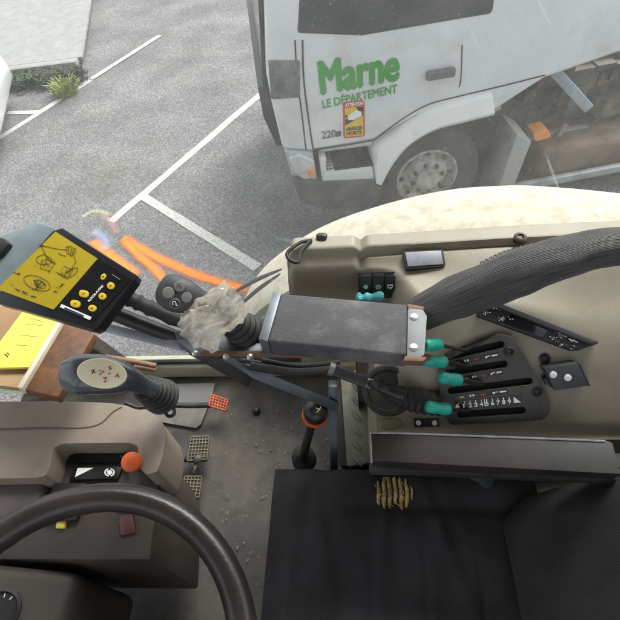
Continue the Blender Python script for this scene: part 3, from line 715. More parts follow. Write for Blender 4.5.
# black corner cable clipped to the ledge
cb = thing('breakaway_cable', 'black loop of cable with a metal ferrule clipped to the console corner', 'cable', onc(322, 240))
def onw(px, py, d): return K(px, py, d)
bm = bm_new(); q = onc(322, 239)+V((0, 0, .014))
tube(bm, spline([K(312, 240.5, .83), K(302, 242, .825), K(292, 248, .815), K(287, 254, .81), K(290, 260, .805), K(298, 262, .805), K(301, 252, .815), K(310, 241, .828)], 8), .0032, 8)
obj('loop', bm, BLACKM, cb)
bm = bm_new(); tube(bm, [K(311, 240.3, .845), K(319, 238.5, .84)], .0052, 10); obj('ferrule', bm, CHROME, cb)
bm = bm_new(); tube(bm, spline([K(317.5, 238.8, .84), K(321, 238.2, .838), K(327, 238.6, .836)], 5), [.007, .008, .009, .0095, .0095, .009, .0095, .0095, .009, .0085, .006], 12); obj('end_clip', bm, BLACK, cb)

# car radio
RT = [onc(486, 298, .004), onc(596, 342, .008), onc(478, 319, .012)]
RPn = (RT[1]-RT[0]).cross(RT[2]-RT[0]).normalized(); RPn = RPn if RPn.dot(CAM-RT[0]) > 0 else -RPn
RP = Plane(RT[0]+RPn*.004, RPn)
radio = thing('car_radio', 'slim black car radio with tiny white legends set in the console', 'radio', RP.at(535, 325))
obj('body', slab(rounded([(485, 296.5), (600, 343), (575.5, 351.5), (477.5, 316)], .12, 3), RP, .04, .0015), BLACK, radio)
obj('display', slab([(511, 314), (549, 329.5), (543, 338), (504, 323)], RP, .003, .001, h=.0012), mat('radio_display', (.006, .006, .007), .1, var=.1), radio)
obj('top_trim', slab([(489, 297), (600, 341.5), (593, 345.5), (485.5, 302)], RP, .014, .003, 3, h=.008), mat('radio_trim', (.05, .05, .055), .35, var=.1), radio)
for (x, y) in ((486, 312), (495, 306.5), (499, 309), (500, 318.5), (556, 332.5), (561, 336), (552, 337.5), (557, 341), (565, 344.5)):
    obj('button', slab([(x-2.6, y-2.2), (x+3, y-.2), (x+2.2, y+2.4), (x-3.2, y+.4)], RP, .004, .0008, h=.0022), DKGREY, radio)
bm = bm_new()
random.seed(3)
for (x, y, n_) in ((487, 312, 5), (496, 307, 4), (501, 318, 6), (509, 317, 3), (556, 331, 6), (562, 336, 7), (571, 340, 10), (553, 338, 4), (563, 345, 5), (572, 347, 3)):
    for k in range(n_):
        u, v = x+random.uniform(-3.5, 3.5), y+random.uniform(-2, 2); l = random.uniform(.4, 1.6)
        slab([(u, v), (u+l, v+l*.4), (u+l-.2, v+l*.4+.55), (u-.2, v+.55)], RP, .0004, h=.0028, bm=bm)
slab([(569, 338.3), (578, 342), (577.6, 342.8), (568.6, 339.1)], RP, .0004, h=.0028, bm=bm)
obj('legend', bm, WHITE, radio, smooth=None)

# small switch box and dark screw boss on the console
b2 = slab([(544, 368), (578, 363), (589, 386), (555, 391)], LOW, .022, .002, h=.022)
swb = thing('switch_box', 'small dark grey box with two white caps on the console', 'switch box', LOW.at(565, 378))
obj('body', b2, mat('slate_box', (.05, .055, .06), .5, var=.1, bump=.15, bs=400), swb)
obj('side_plate', slab([(578.5, 363.3), (581, 364.5), (591, 386.5), (588.8, 386.5)], LOW, .022, .001, h=.0205), DKGREY, swb)
obj('plug', slab([(543, 378), (550, 377), (553, 384), (546, 385)], LOW, .008, .001, h=.01), BLACK, swb)
for x, y in ((553, 374.5), (567.5, 377.5)):
    bm = bm_new(); lathe(bm, LOW.at(x, y, .022), LOW.n, [(.0052, 0), (.0052, .002), (.003, .003), (.001, .003)], 16); obj('cap', bm, WHITE, swb)
bm = bm_new(); lathe(bm, LOW.at(544.5, 358.5, 0), LOW.n, [(.0085, -.003), (.0085, .003), (.0062, .004), (.004, .001), (.001, .001)], 20); obj('screw_boss', bm, BLACK, console)
# tiny symbol plate and oval cap
SPP = Plane(onc(426, 423)+V((0, 0, .004)), (0, -.8, 1))
b2 = slab([(414, 418.5), (438.5, 418), (439.5, 426.5), (414.5, 427.5)], SPP, .012, .0006, h=0); sp = obj('symbol_plate', b2, BLACK, console)
for x in (418.5, 434.5):
    bm = bm_new(); lathe(bm, SPP.at(x, 422.8, .0003), SPP.n, [(.0042, 0), (.0042, .0008), (.0012, .0008)], 14); obj('symbol', bm, WHITE, sp)

# ------------------------------------------------------------------ lever quadrant
def cplate(pxs, holes, pl, th, h):
    """plate with real slots cut through it"""
    cu = bpy.data.curves.new('t', 'CURVE'); cu.dimensions = '2D'; cu.fill_mode = 'BOTH'; cu.extrude = th/2; cu.bevel_depth = .0008
    o = pl.at(*pxs[0]); xd = (pl.at(*pxs[1])-o).normalized(); yd = pl.n.cross(xd)
    for poly in [pxs]+holes:
        s = cu.splines.new('POLY'); s.points.add(len(poly)-1); s.use_cyclic_u = True
        for k, (x, y) in enumerate(poly):
            q = pl.at(x, y)-o; s.points[k].co = (q.dot(xd), q.dot(yd), 0, 1)
    ob = bpy.data.objects.new('t', cu); COL.objects.link(ob); dg = bpy.context.evaluated_depsgraph_get(); dg.update()
    me = bpy.data.meshes.new_from_object(ob.evaluated_get(dg)); bpy.data.objects.remove(ob); bpy.data.curves.remove(cu)
    b = bm_new(); b.from_mesh(me); bpy.data.meshes.remove(me)
    for v in b.verts: v.co = o+xd*v.co.x+yd*v.co.y+pl.n*(v.co.z+h)
    bmesh.ops.remove_doubles(b, verts=b.verts[:], dist=1e-5)
    return b
def slot(a, b, r):
    a, b = V(a), V(b); d = (b-a).normalized(); n = V((-d.y, d.x)); out = []
    for k in range(7): t = math.pi/2+math.pi*k/6; q = a+d*r*math.cos(t)+n*r*math.sin(t); out.append((q.x, q.y))
    for k in range(7): t = -math.pi/2+math.pi*k/6; q = b+d*r*math.cos(t)+n*r*math.sin(t); out.append((q.x, q.y))
    return out
QP = rounded([(437, 363), (497, 332.5), (511, 336), (546, 396), (547, 410), (539, 417), (449, 422), (441, 405)], .2, 5)
SL = [((447, 355), (499, 343)), ((447, 371), (502, 362)), ((450, 388.5), (527, 379)), ((459, 412), (520, 408))]
quad = thing('lever_quadrant', 'dark grey slotted plate with printed scales holding the teal levers', 'lever plate', LOW.at(495, 380))
obj('plate', cplate(QP, [slot(a, b, 3.9) for a, b in SL], LOW, .005, .009), mat('quadrant_plastic', (.05, .049, .044), .5, var=.22, vs=25, bump=.25, bs=300, dirt_or_sheen=(.1, .09, .07), dth=.6, ds=14), quad)
obj('well', slab([(440, 364), (497, 335), (509, 338), (543, 397), (543, 409), (537, 414), (451, 419)], LOW, .004, h=.0035), mat('slot_black', (.004, .004, .004), .9), quad)
for x, y in ((508.5, 351), (536.5, 391.5)):
    bm = bm_new(); lathe(bm, LOW.at(x, y, .011), LOW.n, [(.0075, 0), (.0075, .003), (.0055, .0045), (.0035, .0015), (.001, .0015)], 20); obj('screw', bm, BLACK, quad)
for (a, b, hw) in (((449.5, 364), (499, 354.5), 2.5), ((459, 379.5), (503, 371.5), 2.5), ((453, 398), (508, 391), 2.7), ((455, 405.5), (522.5, 399), 4.2)):
    d = V((b[0]-a[0], b[1]-a[1])).normalized(); nn = V((-d.y, d.x))*hw
    big = hw > 4
    st_ = obj('label_strip', slab([(a[0]+nn.x, a[1]+nn.y), (a[0]-nn.x, a[1]-nn.y), (b[0]-nn.x, b[1]-nn.y), (b[0]+nn.x, b[1]+nn.y)], LOW, .001, h=.0128), mat('strip_black', (.008, .008, .008), .35), quad)
    bw_, br, by = bm_new(), bm_new(), bm_new()
    def dash(bm, t0, t1, off, hh):
        p0 = V(a)+V((d.x, d.y))*t0+nn.normalized()*off; p1 = V(a)+d*t1+nn.normalized()*off; q = nn.normalized()*hh
        slab([(p0.x+q.x, p0.y+q.y), (p0.x-q.x, p0.y-q.y), (p1.x-q.x, p1.y-q.y), (p1.x+q.x, p1.y+q.y)], LOW, .0004, h=.0135, bm=bm)
    if not big:
        L_ = (V(b)-V(a)).length
        dash(bw_, L_*.72, L_*.76, .3, .9); dash(bw_, L_*.76, L_*.82, -.4, .35); dash(bw_, L_*.85, L_*.97, 0, .6); dash(bw_, L_*.88, L_*.9, 0, 1.1)
        dash(bw_, L_*.3, L_*.33, 0, .9); dash(bw_, L_*.35, L_*.39, .2, .5); dash(bw_, L_*.36, L_*.38, -.5, .7)
        dash(br, L_*.5, L_*.6, -.1, .55); dash(br, L_*.54, L_*.57, .6, 1.3); dash(by, L_*.12, L_*.2, .3, .6)
    else:
        L_ = (V(b)-V(a)).length
        for k in range(9):
            t = 8+5.6*k; dash(bw_, t+1.4, t+2.1, -2.1, 1.2)
            p0 = V(a)+d*t+nn.normalized()*3.1; p1 = V(a)+d*(t+(3.2 if k else 1.3))+nn.normalized()*3.1
            ptext(bw_, str(k+1), LOW, (p0.x, p0.y), (p1.x, p1.y), 4.2, h=.0135, bold=.02)
        dash(bw_, 0.5, 4.5, 1.6, .7); dash(bw_, 1, 3.2, 0, .6); dash(bw_, 3.2, 4, -1.2, .8); dash(bw_, 29.3, 30.3, 0, 3.6)
        p0 = V(a)+d*59; u = nn.normalized()
        slab([(p0.x+u.x*3.2, p0.y+u.y*3.2), (p0.x-u.x*3.2, p0.y-u.y*3.2), (p0.x+d.x*7+u.x*3.2, p0.y+d.y*7+u.y*3.2)], LOW, .0004, h=.0135, bm=bw_)
    obj('print', bw_, WHITE, st_, smooth=None)
    if not big: obj('red_print', br, REDP, st_, smooth=None); obj('yellow_print', by, YELP, st_, smooth=None)
GR = [(((424, 345.5), (440.5, 344), .075), ((441, 345), (470, 351), 0), 'uppermost teal lever grip, half hidden behind the pale steel end plate'),
      (((424, 360), (446, 362), .062), ((447, 362), (474, 368), 0), 'second teal lever grip, just below the corner of the armrest end plate'),
      (((439, 377), (461, 380), .055), ((462, 380), (488, 384.5), 0), 'third teal lever grip, the one furthest to the right'),
      (((426, 406), (450, 409.5), .05), ((451, 409), (474, 411), 0), 'lowest teal lever grip above the small symbol plate')]
for (a, b, hh), (c, e, _), lb in GR:
    A, B = LOW.at(*a, hh), LOW.at(*b, hh*.8); C2, E2 = LOW.at(*c, hh*.75), LOW.at(*e, .002)
    t = thing('lever', lb, 'lever', E2, 'teal gripped hydraulic levers')
    bm = bm_new(); pts = spline([A, A*.7+B*.3+LOW.n*.0015, A*.35+B*.65+LOW.n*.001, B], 5); n = len(pts)
    tube(bm, pts, [.0055, .0078, .0088]+[.0091+.0003*math.sin(i) for i in range(n-6)]+[.009, .0084, .0065], 16)
    obj('grip', bm, TEAL, t)
    bm = bm_new(); tube(bm, spline([B, C2, C2*.4+E2*.6+LOW.n*.004, E2-LOW.n*.006], 5), .0042, 8, flat=.6); obj('shaft', bm, mat('lever_shaft', (.055, .045, .04), .4, metal=.5, var=.3), t)
# loose teal rag pieces behind the armrest pad
bm = bm_new(); tube(bm, spline([K(356, 297, .82), K(363, 298, .815), K(372, 297, .815), K(384, 295.5, .812)], 5), [.004]+[.0075+.002*math.sin(i*1.2) for i in range(14)]+[.004], 10, flat=.5)
tube(bm, [K(358, 299, .815), K(362, 299, .815)], .006, 8)
tag(obj('plastic_tie', bm, mat('light_teal_plastic', (.12, .5, .56), .4, var=.2, vs=40)), 'light turquoise plastic piece below the switch bank', 'tie')
# black socket by the upper grip
bm = bm_new(); lathe(bm, K(428, 327, .79), (0.3, -.3, 1), [(.012, -.02), (.012, 0), (.009, .004), (.006, .004), (.005, -.004), (.001, -.004)], 18); tube(bm, spline([K(424, 318, .8), K(432, 321, .79), K(436, 330, .79), K(430, 336, .8)], 5), .005, 8)
tag(obj('power_socket', bm, BLACK), 'small black socket on the console beside the armrest end plate', 'socket')

# ------------------------------------------------------------------ braided hose bundle
hp = [(392, 330, .76), (415, 317, .735), (445, 302, .71), (480, 287, .685), (520, 271, .665), (560, 259, .65), (600, 248, .64), (640, 245, .635), (680, 245, .63)]
pts = spline([K(*q) for q in hp], 10)
hose = thing('hose_bundle', 'thick dark grey woven sleeve of hoses sweeping across the console', 'hose', pts[40])
BR = mat('woven_sleeve', (.085, .08, .08), .5, var=.3, vs=30)
N, L, Pn = nodes_of(BR); at_ = N.new('ShaderNodeAttribute'); at_.attribute_name = 'around'
mth = N.new('ShaderNodeCombineXYZ'); L.new(at_.outputs['Fac'], mth.inputs[0])
a2 = N.new('ShaderNodeAttribute'); a2.attribute_name = 'along'; L.new(a2.outputs['Fac'], mth.inputs[1])
mp = N.new('ShaderNodeMapping'); mp.inputs['Scale'].default_value = (75, 2.5, 1); L.new(mth.outputs[0], mp.inputs['Vector'])
ns = N.new('ShaderNodeTexNoise'); ns.inputs['Scale'].default_value = 1; ns.inputs['Detail'].default_value = 4; L.new(mp.outputs[0], ns.inputs['Vector'])
rp = N.new('ShaderNodeValToRGB'); rp.color_ramp.elements[0].position = .32; rp.color_ramp.elements[1].position = .72
rp.color_ramp.elements[0].color = (.045, .043, .043, 1); rp.color_ramp.elements[1].color = (.19, .182, .18, 1)
L.new(ns.outputs['Fac'], rp.inputs[0]); L.new(rp.outputs[0], Pn.inputs['Base Color'])
wv = N.new('ShaderNodeTexWave'); wv.bands_direction = 'X'; wv.inputs['Scale'].default_value = 14; wv.inputs['Distortion'].default_value = 1.5; L.new(mth.outputs[0], wv.inputs['Vector'])
bp = N.new('ShaderNodeBump'); bp.inputs['Strength'].default_value = .7; bp.inputs['Distance'].default_value = .003
ad = N.new('ShaderNodeMath'); ad.operation = 'ADD'; L.new(ns.outputs['Fac'], ad.inputs[0]); L.new(wv.outputs['Fac'], ad.inputs[1])
L.new(ad.outputs[0], bp.inputs['Height']); L.new(bp.outputs[0], Pn.inputs['Normal'])
bm = bm_new(); fr = frames(pts); la = bm.verts.layers.float.new('around'); lb_ = bm.verts.layers.float.new('along'); rings = []; nk = 40
for i, p in enumerate(pts):
    t, a, b = fr[i]; u = i/(len(pts)-1); r = interp([0, .12, .3, .5, .7, 1], [.021, .024, .031, .0315, .026, .022], u)
    row = []
    for k in range(nk):
        th = 2*math.pi*k/nk
        fold = 1+.07*math.sin(3*th+u*5)*math.sin(u*9+1)+.05*noise.noise(V((math.cos(th)*1.5, math.sin(th)*1.5, u*14)))
        vtx = bm.verts.new(p+(a*math.cos(th)*1.05+b*math.sin(th)*.95)*r*fold); vtx[la] = abs(k/nk*2-1); vtx[lb_] = u*3; row.append(vtx)
    rings.append(row)
for i in range(len(rings)-1):
    for k in range(nk): bm.faces.new((rings[i][k], rings[i][(k+1) % nk], rings[i+1][(k+1) % nk], rings[i+1][k]))
bm.faces.new(rings[0][::-1]); bm.faces.new(rings[-1])
obj('sleeve', bm, BR, hose, smooth=60)
bm = bm_new()
for k in range(17):     # open overlap stitched with a spiral along the far edge
    u = k/16; x = 482+70*u; y = interp([0, .3, .6, 1], [262, 252, 246, 241.5], u); d = interp([0, 1], [.693, .66], u)
    tube(bm, spline([K(x-1.6, y+4.5, d-.01), K(x-1.2, y+.5, d), K(x+.8, y-.6, d+.004), K(x+1.6, y+3, d)], 4), .0011, 6)
obj('spiral_stitch', bm, BLACK, hose)

# ------------------------------------------------------------------ control box with yellow panel
CP = pl3((60, 230, .73), (135, 277, .69), (5, 298, .70))
cbx = thing('control_box', 'black spreader control box with yellow diagram panel and round yellow buttons', 'control box', CP.at(70, 285)-CP.n*.05)
obj('case', slab(rounded([(52, 231), (62, 227.5), (135.5, 274), (133.5, 279.5), (98, 327), (92, 330), (-6, 302), (-4, 296)], .16, 4), CP, .022, .003, 3), mat('case_black', (.012, .012, .014), .33, var=.15, bump=.1, bs=500), cbx)
obj('side_case', slab(rounded([(-30, 262), (-5, 238), (38, 221.5), (58, 229), (0, 296), (-30, 300)], .2, 4), CP, .03, .006, 3, h=-.022), mat('grey_blue_case', (.22, .27, .29), .25, var=.25, vs=12, coat=.5), cbx)
obj('corner_cover', slab([(-20, 232), (4, 238), (9, 243), (-2, 256), (-20, 262)], CP, .02, .003, h=-.012), BLACK, cbx)
YEL = mat('mustard_panel', (.47, .345, .012), .42, var=.12, vs=6, dirt_or_sheen=(.33, .22, .01), dth=.6, ds=5)
yp = obj('yellow_panel', slab([(55.5, 231.5), (97.5, 258.5), (53.5, 309.5), (-3, 289)], CP, .001, h=.0012), YEL, cbx)
INK = mat('ink_print', (.06, .045, .008), .7)
bm = bm_new()
def ink(pxs, r=.00034, closed=False, h=.0018):
    q = [CP.at(x, y, h) for x, y in pxs]
    if closed: q.append(q[0])
    tube(bm, q, r, 5)
def ell(cx_, cy_, rx, ry, rot=0, n=22): return [(cx_+rx*math.cos(2*math.pi*k/n)*math.cos(rot)-ry*math.sin(2*math.pi*k/n)*math.sin(rot), cy_+rx*math.cos(2*math.pi*k/n)*math.sin(rot)+ry*math.sin(2*math.pi*k/n)*math.cos(rot)) for k in range(n)]
ink([(40, 245), (55, 248.5), (68, 250)]); ink([(40, 245), (43, 249), (46, 256), (52, 263)]); ink(ell(41, 245.5, 2.3, 1, .2), closed=True)
for q in ([(66, 247), (70, 246), (76, 249), (73, 256), (67, 253)], [(69, 247), (68, 253)], [(72, 248), (70, 255)], [(74, 249), (72, 256)], [(37, 257), (44, 254), (52, 259), (49, 264), (40, 264), (36, 261)],
          [(42, 261), (46, 259), (55, 262), (50, 271), (40, 268)], [(47, 259), (44, 267)], [(52, 262), (56, 264)], [(48, 270), (50, 273)], [(64, 266), (73, 270), (68, 277), (58, 273)], [(56, 272), (64, 277)],
          [(74, 256), (76, 262), (72, 268), (68, 274)], [(58, 253), (62, 255), (66, 256)], [(12, 272), (20, 274)], [(17, 274), (20, 273), (18, 275)], [(32, 290), (37, 288), (38, 292)]): ink(q, closed=len(q) > 4)
ink(ell(37, 283, 14, 6.5, .35), closed=True); ink(ell(40, 284, 6, 3.5, .5), closed=True); ink(ell(71, 273, 8, 3.2, -.6), closed=True)
for q in ([(34, 280), (40, 288)], [(38, 279), (36, 290)], [(42, 281), (37, 287)], [(43, 283), (46, 285)], [(16, 289), (20, 291)], [(22, 291), (27, 293)], [(31, 296), (36, 297)], [(60, 287), (63, 284)], [(54, 291), (57, 292)]): ink(q, .0006)
random.seed(4)
for c0, n_ in (((72, 251), 10), ((46, 263), 12), ((40, 284), 14), ((66, 271), 9), ((71, 274), 6)):
    for k in range(n_):
        x, y = c0[0]+random.gauss(0, 3.2), c0[1]+random.gauss(0, 2.6); a = random.choice((.35, 1.92)); l = random.uniform(.8, 2.6)
        ink([(x, y), (x+l*math.cos(a), y+l*math.sin(a))], .00022)
for x, y, l in ((14, 288, 5), (22, 293, 7), (56, 287, 4), (60, 283, 5), (10, 284, 4)): ink([(x, y), (x+l, y+l*.3)], .0002)
obj('diagram', bm, INK, yp)
kp = obj('key_panel', slab([(99.5, 260), (131, 279.5), (93, 321), (61, 306.5)], CP, .001, h=.0012), mat('keypad_black', (.006, .006, .007), .3), cbx)
YB = mat('yellow_key', (.72, .5, .03), .45, var=.1)
for x, y, rx, ry, ang in ((103, 276.4, 2.2, 3.4, .55), (110.5, 285.5, 3.7, 3.5, 0), (102, 296, 3.8, 3.4, 0), (92, 308, 4, 3.3, 0), (83.5, 293.5, 4.8, 3.6, .2), (75, 303.5, 5, 3.6, .2)):
    e = 2.6 if x < 90 else 2
    pp = []
    for k in range(20):
        t = 2*math.pi*k/20; cc, s_ = math.cos(t), math.sin(t); q = 2/e
        u, v = rx*math.copysign(abs(cc)**q, cc), ry*math.copysign(abs(s_)**q, s_); pp.append((x+u*math.cos(ang)-v*math.sin(ang), y+u*math.sin(ang)+v*math.cos(ang)))
    kb = obj('button', slab(pp, CP, .0025, .0005, h=.0035), YB, kp)
    bm = bm_new(); ink([(x-1.2, y+.6), (x+1.3, y-.6)], .0003, h=.0038); ink([(x-.8, y-.6), (x+.4, y+.9)], .0003, h=.0038); obj('mark', bm, INK, kb)
bm = bm_new(); ptext(bm, 'ROCK·A·PAK', CP, (89.5, 302), (104, 286), 2.6, h=.002, bold=.03); obj('lettering', bm, WHITE, kp, smooth=None)
sk = obj('name_sticker', slab([(61.5, 304), (91.5, 317), (89.8, 320), (59.8, 307)], CP, .0006, h=.0022), WHITE, kp)
bm = bm_new(); slab([(65, 307.2), (84, 315.3), (82.8, 317), (64, 308.6)], CP, .0004, h=.0028, bm=bm); obj('sticker_print', bm, mat('navy_print', (.03, .03, .09), .5), sk)
bm = bm_new(); ink([(112, 274.5), (120, 279.5)], .0004, h=.002); obj('serial_line', bm, mat('pale_print', (.3, .3, .3), .6), kp)

# crate with yellow pad behind the control box
TP = Plane(K(40, 350, .95), (.05, .12, 1))
crate = thing('wooden_crate', 'brown wooden tray leaning behind the control box', 'tray', TP.at(40, 385)-TP.n*.03)
WOOD = mat('worn_brown_wood', (.15, .06, .018), .6, var=.45, vs=22, bump=.4, bs=90, dirt_or_sheen=(.055, .022, .01), dth=.56, ds=13)
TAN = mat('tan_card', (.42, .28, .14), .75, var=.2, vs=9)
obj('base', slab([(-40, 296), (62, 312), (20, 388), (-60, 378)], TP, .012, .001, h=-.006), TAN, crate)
obj('side_board', slab([(61, 316), (94, 334), (58, 397), (18, 388)], TP, .02, .002, h=.006), WOOD, crate)
obj('divider', slab([(58, 320), (62, 321), (22, 388), (17, 387)], TP, .02, .001, h=.016), mat('pale_edge', (.6, .52, .4), .7, var=.1), crate)
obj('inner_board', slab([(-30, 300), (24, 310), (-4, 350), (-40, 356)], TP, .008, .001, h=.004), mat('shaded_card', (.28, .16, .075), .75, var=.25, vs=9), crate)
npd = thing('notepad', 'bright yellow paper pad with faint written lines lying in the wooden tray', 'notepad', TP.at(25, 345))
obj('sheet', slab([(25, 308), (58.5, 321), (29, 367), (-8, 368), (-8, 352)], TP, .006, .0005, h=.008), mat('yellow_paper', (.66, .59, .085), .7, var=.05, vs=5), npd)
bm = bm_new(); tube(bm, [TP.at(5, 354, .0085), TP.at(8, 357, .0085)], .0012, 5); tube(bm, [TP.at(7, 352.5, .0085), TP.at(9, 354.5, .0085)], .0009, 5)
for a, b in (((26, 324), (42, 325.5)), ((20, 335), (40, 337)), ((16, 345), (27, 345.5)), ((30, 318), (44, 322))): tube(bm, [TP.at(*a, .0082), TP.at(*b, .0082)], .0004, 4)
obj('handwriting', bm, INK, npd)
bm = bm_new(); tube(bm, spline([ony(-30, 380, .72), ony(15, 386, .72), ony(45, 393, .73), ony(70, 397, .74)], 5), .015, 10); tag(obj('grab_rail', bm, mat('pale_rail', (.62, .62, .58), .35, var=.1)), 'pale rail at the left edge below the wooden tray', 'rail')

# ------------------------------------------------------------------ implement joystick stand
stand = thing('joystick_stand', 'rusty steel bracket frame carrying the joystick and armrest pad', 'bracket', K(330, 455, 1.33))
def kbar(a, b, wd, th, up=None): 
    bm = bm_new(); bar(bm, K(*a), K(*b), wd, th, up or (K(*a)-CAM)); bev(bm, min(wd, th)*.18, 2); return bm
obj('front_flat', kbar((203, 353, .745), (430, 357.5, .705), .009, .022), RUSTY, stand)
obj('diagonal_bar', kbar((186, 346, .78), (337, 407, .90), .017, .008), STEEL, stand)
obj('post', (lambda b: (bar(b, K(333, 383, .89), onz(334, 470, 2.02), .017, .02, CAM-K(333, 383, .89)), bev(b, .003, 2))[0])(bm_new()), mat('teal_grey_post', (.13, .165, .185), .45, metal=.3, var=.25, vs=30, dirt_or_sheen=(.16, .16, .15), dth=.64, ds=14), stand)
obj('pale_flat', kbar((103, 327, .775), (188, 348, .768), .015, .005), mat('galvanised', (.4, .41, .44), .4, metal=.6, var=.15, vs=30), stand)
bm = bm_new(); tube(bm, [K(88, 303, .75), K(190, 343, .785)], .0125, 14); obj('mount_tube', bm, BLACK, stand)
bm = bm_new(); tube(bm, spline([K(112, 293, .735), K(130, 299, .74), K(150, 308, .745), K(190, 325, .765)], 6), [.011 if i % 3 else .0135 for i in range(19)], 12); obj('flex_arm', bm, BLACKM, stand)
bm = bm_new(); slab(rounded([(176, 341), (204, 331), (268, 345), (266, 353), (196, 356)], .12), plz(2.455), .012, .002, bm=bm); obj('base_plate', bm, STEEL, stand)
bm = kbar((178, 342, .765), (206, 333, .762), .03, .004); obj('side_gusset', bm, STEEL, stand)
bm = kbar((192, 349, .775), (250, 382, .83), .02, .012); obj('lower_brace', bm, BLACKM, stand)
for x, y in ((195, 353.5), (226, 356.5), (250, 357)):
    bm = bm_new(); q = K(x, y, .725); lathe(bm, q, (CAM-q), [(.0052, 0), (.0052, .004), (.002, .0065), (.001, .0065)], 6); tube(bm, [q, K(x+3, y+1, .73)], .0035, 6); obj('bolt', bm, SCREW, stand)
# armrest pad on the stand
PADP = plz(2.49)
pad = thing('armrest_pad', 'dark grey rubber armrest pad bolted beside the joystick', 'armrest', PADP.at(340, 325)-V((0, 0, .05)))
PADM = mat('worn_grey_pad', (.072, .071, .078), .72, var=.2, vs=20, bump=.45, bs=350, dirt_or_sheen=(.2, .19, .185), dth=.6, ds=13, dsoft=.12)
obj('cushion', slab([(281, 293), (408, 304), (407, 355), (267.5, 341)], PADP, .034, .004, 3), PADM, pad)
obj('tray', slab([(275, 300), (410, 309), (409, 358.5), (266, 347)], PADP, .006, .001, h=-.036), RUSTY, pad)
obj('end_bracket', slab([(273, 291.5), (281.5, 292.5), (267.5, 341.5), (258, 338.5)], PADP, .04, .0015, h=.0), mat('blue_steel_end', (.17, .19, .22), .4, metal=.5, var=.2, vs=25), pad)
ep = obj('end_plate', slab(rounded([(408, 308), (423, 309.5), (427, 316), (424.5, 354), (420, 358), (407, 357)], .14, 3), PADP, .006, .001, h=.001), mat('pale_plate', (.25, .255, .27), .55, metal=.1, var=.08, vs=30), pad)
obj('rusted_flange', slab([(407, 303.5), (424, 306), (424.5, 309.5), (408, 308.5)], PADP, .012, .001, h=.001), COPPER, pad)
obj('rusted_flange', slab([(405, 355.5), (421, 357), (427, 357), (423, 361.5), (403, 360.5)], PADP, .012, .001, h=.003), COPPER, pad)
for x, y in ((414, 317), (413.5, 347.5)):
    bm = bm_new(); lathe(bm, PADP.at(x, y, .001), V((0, 0, 1)), [(.0062, 0), (.0056, .0018), (.003, .0028), (.001, .003)], 18); box(bm, PADP.at(x, y, .0036), .007, .0012, .001); obj('screw', bm, SCREW, ep)
bm = bm_new()
pa, pb = K(279, 346.5, .735), K(402, 355, .695)
for k in range(62):    # coiled spring lying under the pad
    q = pa.lerp(pb, k/61); b3 = bm_new(); lathe(b3, q, (pb-pa), [(.0055, -.0005), (.0066, 0), (.0055, .0005)], 10); sub_bm(bm, b3)
tube(bm, [pa, pb], .0054, 8)
obj('coil', bm, mat('dark_brown_coil', (.06, .05, .045), .5, metal=.4, var=.2), pad)

# joystick
js = thing('joystick', 'dark grey joystick with four round grey buttons in a rubber boot', 'joystick', K(252, 345, .775))
JM = mat('joystick_plastic', (.05, .051, .057), .5, var=.12, vs=20, bump=.25, bs=450)
ax_ = [K(159, 288, .70), K(163, 289.5, .698), K(170, 291.5, .694), K(178, 294.5, .692), K(188, 297.5, .694), K(198, 300.5, .699), K(206, 302.5, .704), K(215, 304, .71), K(226, 309, .72)]
ax_ = spline(ax_, 9); n = len(ax_)
ra = [interp([0, .06, .14, .26, .38, .5, .62, .75, 1], [.006, .015, .0225, .0265, .0268, .0240, .0185, .0145, .0130], i/(n-1)) for i in range(n)]
bm = bm_new(); tube(bm, ax_, ra, 24, flat=.62, nrm=(CAM-K(180, 295, .7))); obj('head', bm, JM, js, smooth=60)
JP = Plane(K(178, 295, .694)+(CAM-K(178, 295, .694)).normalized()*.0178, CAM-K(178, 295, .694))
for x, y, r_ in ((168.5, 293, 6), (179.5, 286.5, 5.6), (186.5, 297.5, 5.4), (175, 303.5, 5.4)):
    bm = bm_new(); q = JP.at(x, y); rr = r_/F*.68; lathe(bm, q, JP.n, [(rr, -.007), (rr, .001), (rr*.9, .0028), (rr*.5, .0034), (.001, .0035)], 22); bt = obj('button', bm, mat('grey_button', (.21, .2, .19), .5, var=.12, vs=40), js)
    if (x, y) in ((175, 303.5), (179.5, 286.5)):
        bm = bm_new(); A, B = JP.at(x-2.2, y+1.6, .004), JP.at(x+2.2, y-.6, .004)
        tube(bm, spline([A, JP.at(x-2.2, y-1.6, .004), JP.at(x, y-2, .004), JP.at(x+1, y, .004), JP.at(x+1, y+2, .004), JP.at(x+2.6, y+1.4, .004)], 4), .0006 if y > 300 else .0003, 5); obj('symbol', bm, mat('dark_mark', (.03, .03, .03), .6) if y < 300 else WHITE, bt)
        if y > 300:
            bm = bm_new(); lathe(bm, q, JP.n, [(rr*.82, .0030), (rr*.74, .0036), (.001, .0036)], 20); obj('button_face', bm, BLACK, bt)
bm = bm_new(); prof = []
base_c = K(254, 338, .775); tip = K(225, 316, .70); axv = tip-base_c; H = axv.length
for k in range(7):
    h0 = H*k/7; r0 = .034-.0024*k; prof += [(r0*.82, h0), (r0, h0+H*.03), (r0, h0+H*.07), (r0*.82, h0+H*.12)]
prof += [(.012, H)]
lathe(bm, base_c, axv, prof, 28, 1.0, .95); obj('boot', bm, BLACKM, js, smooth=30)
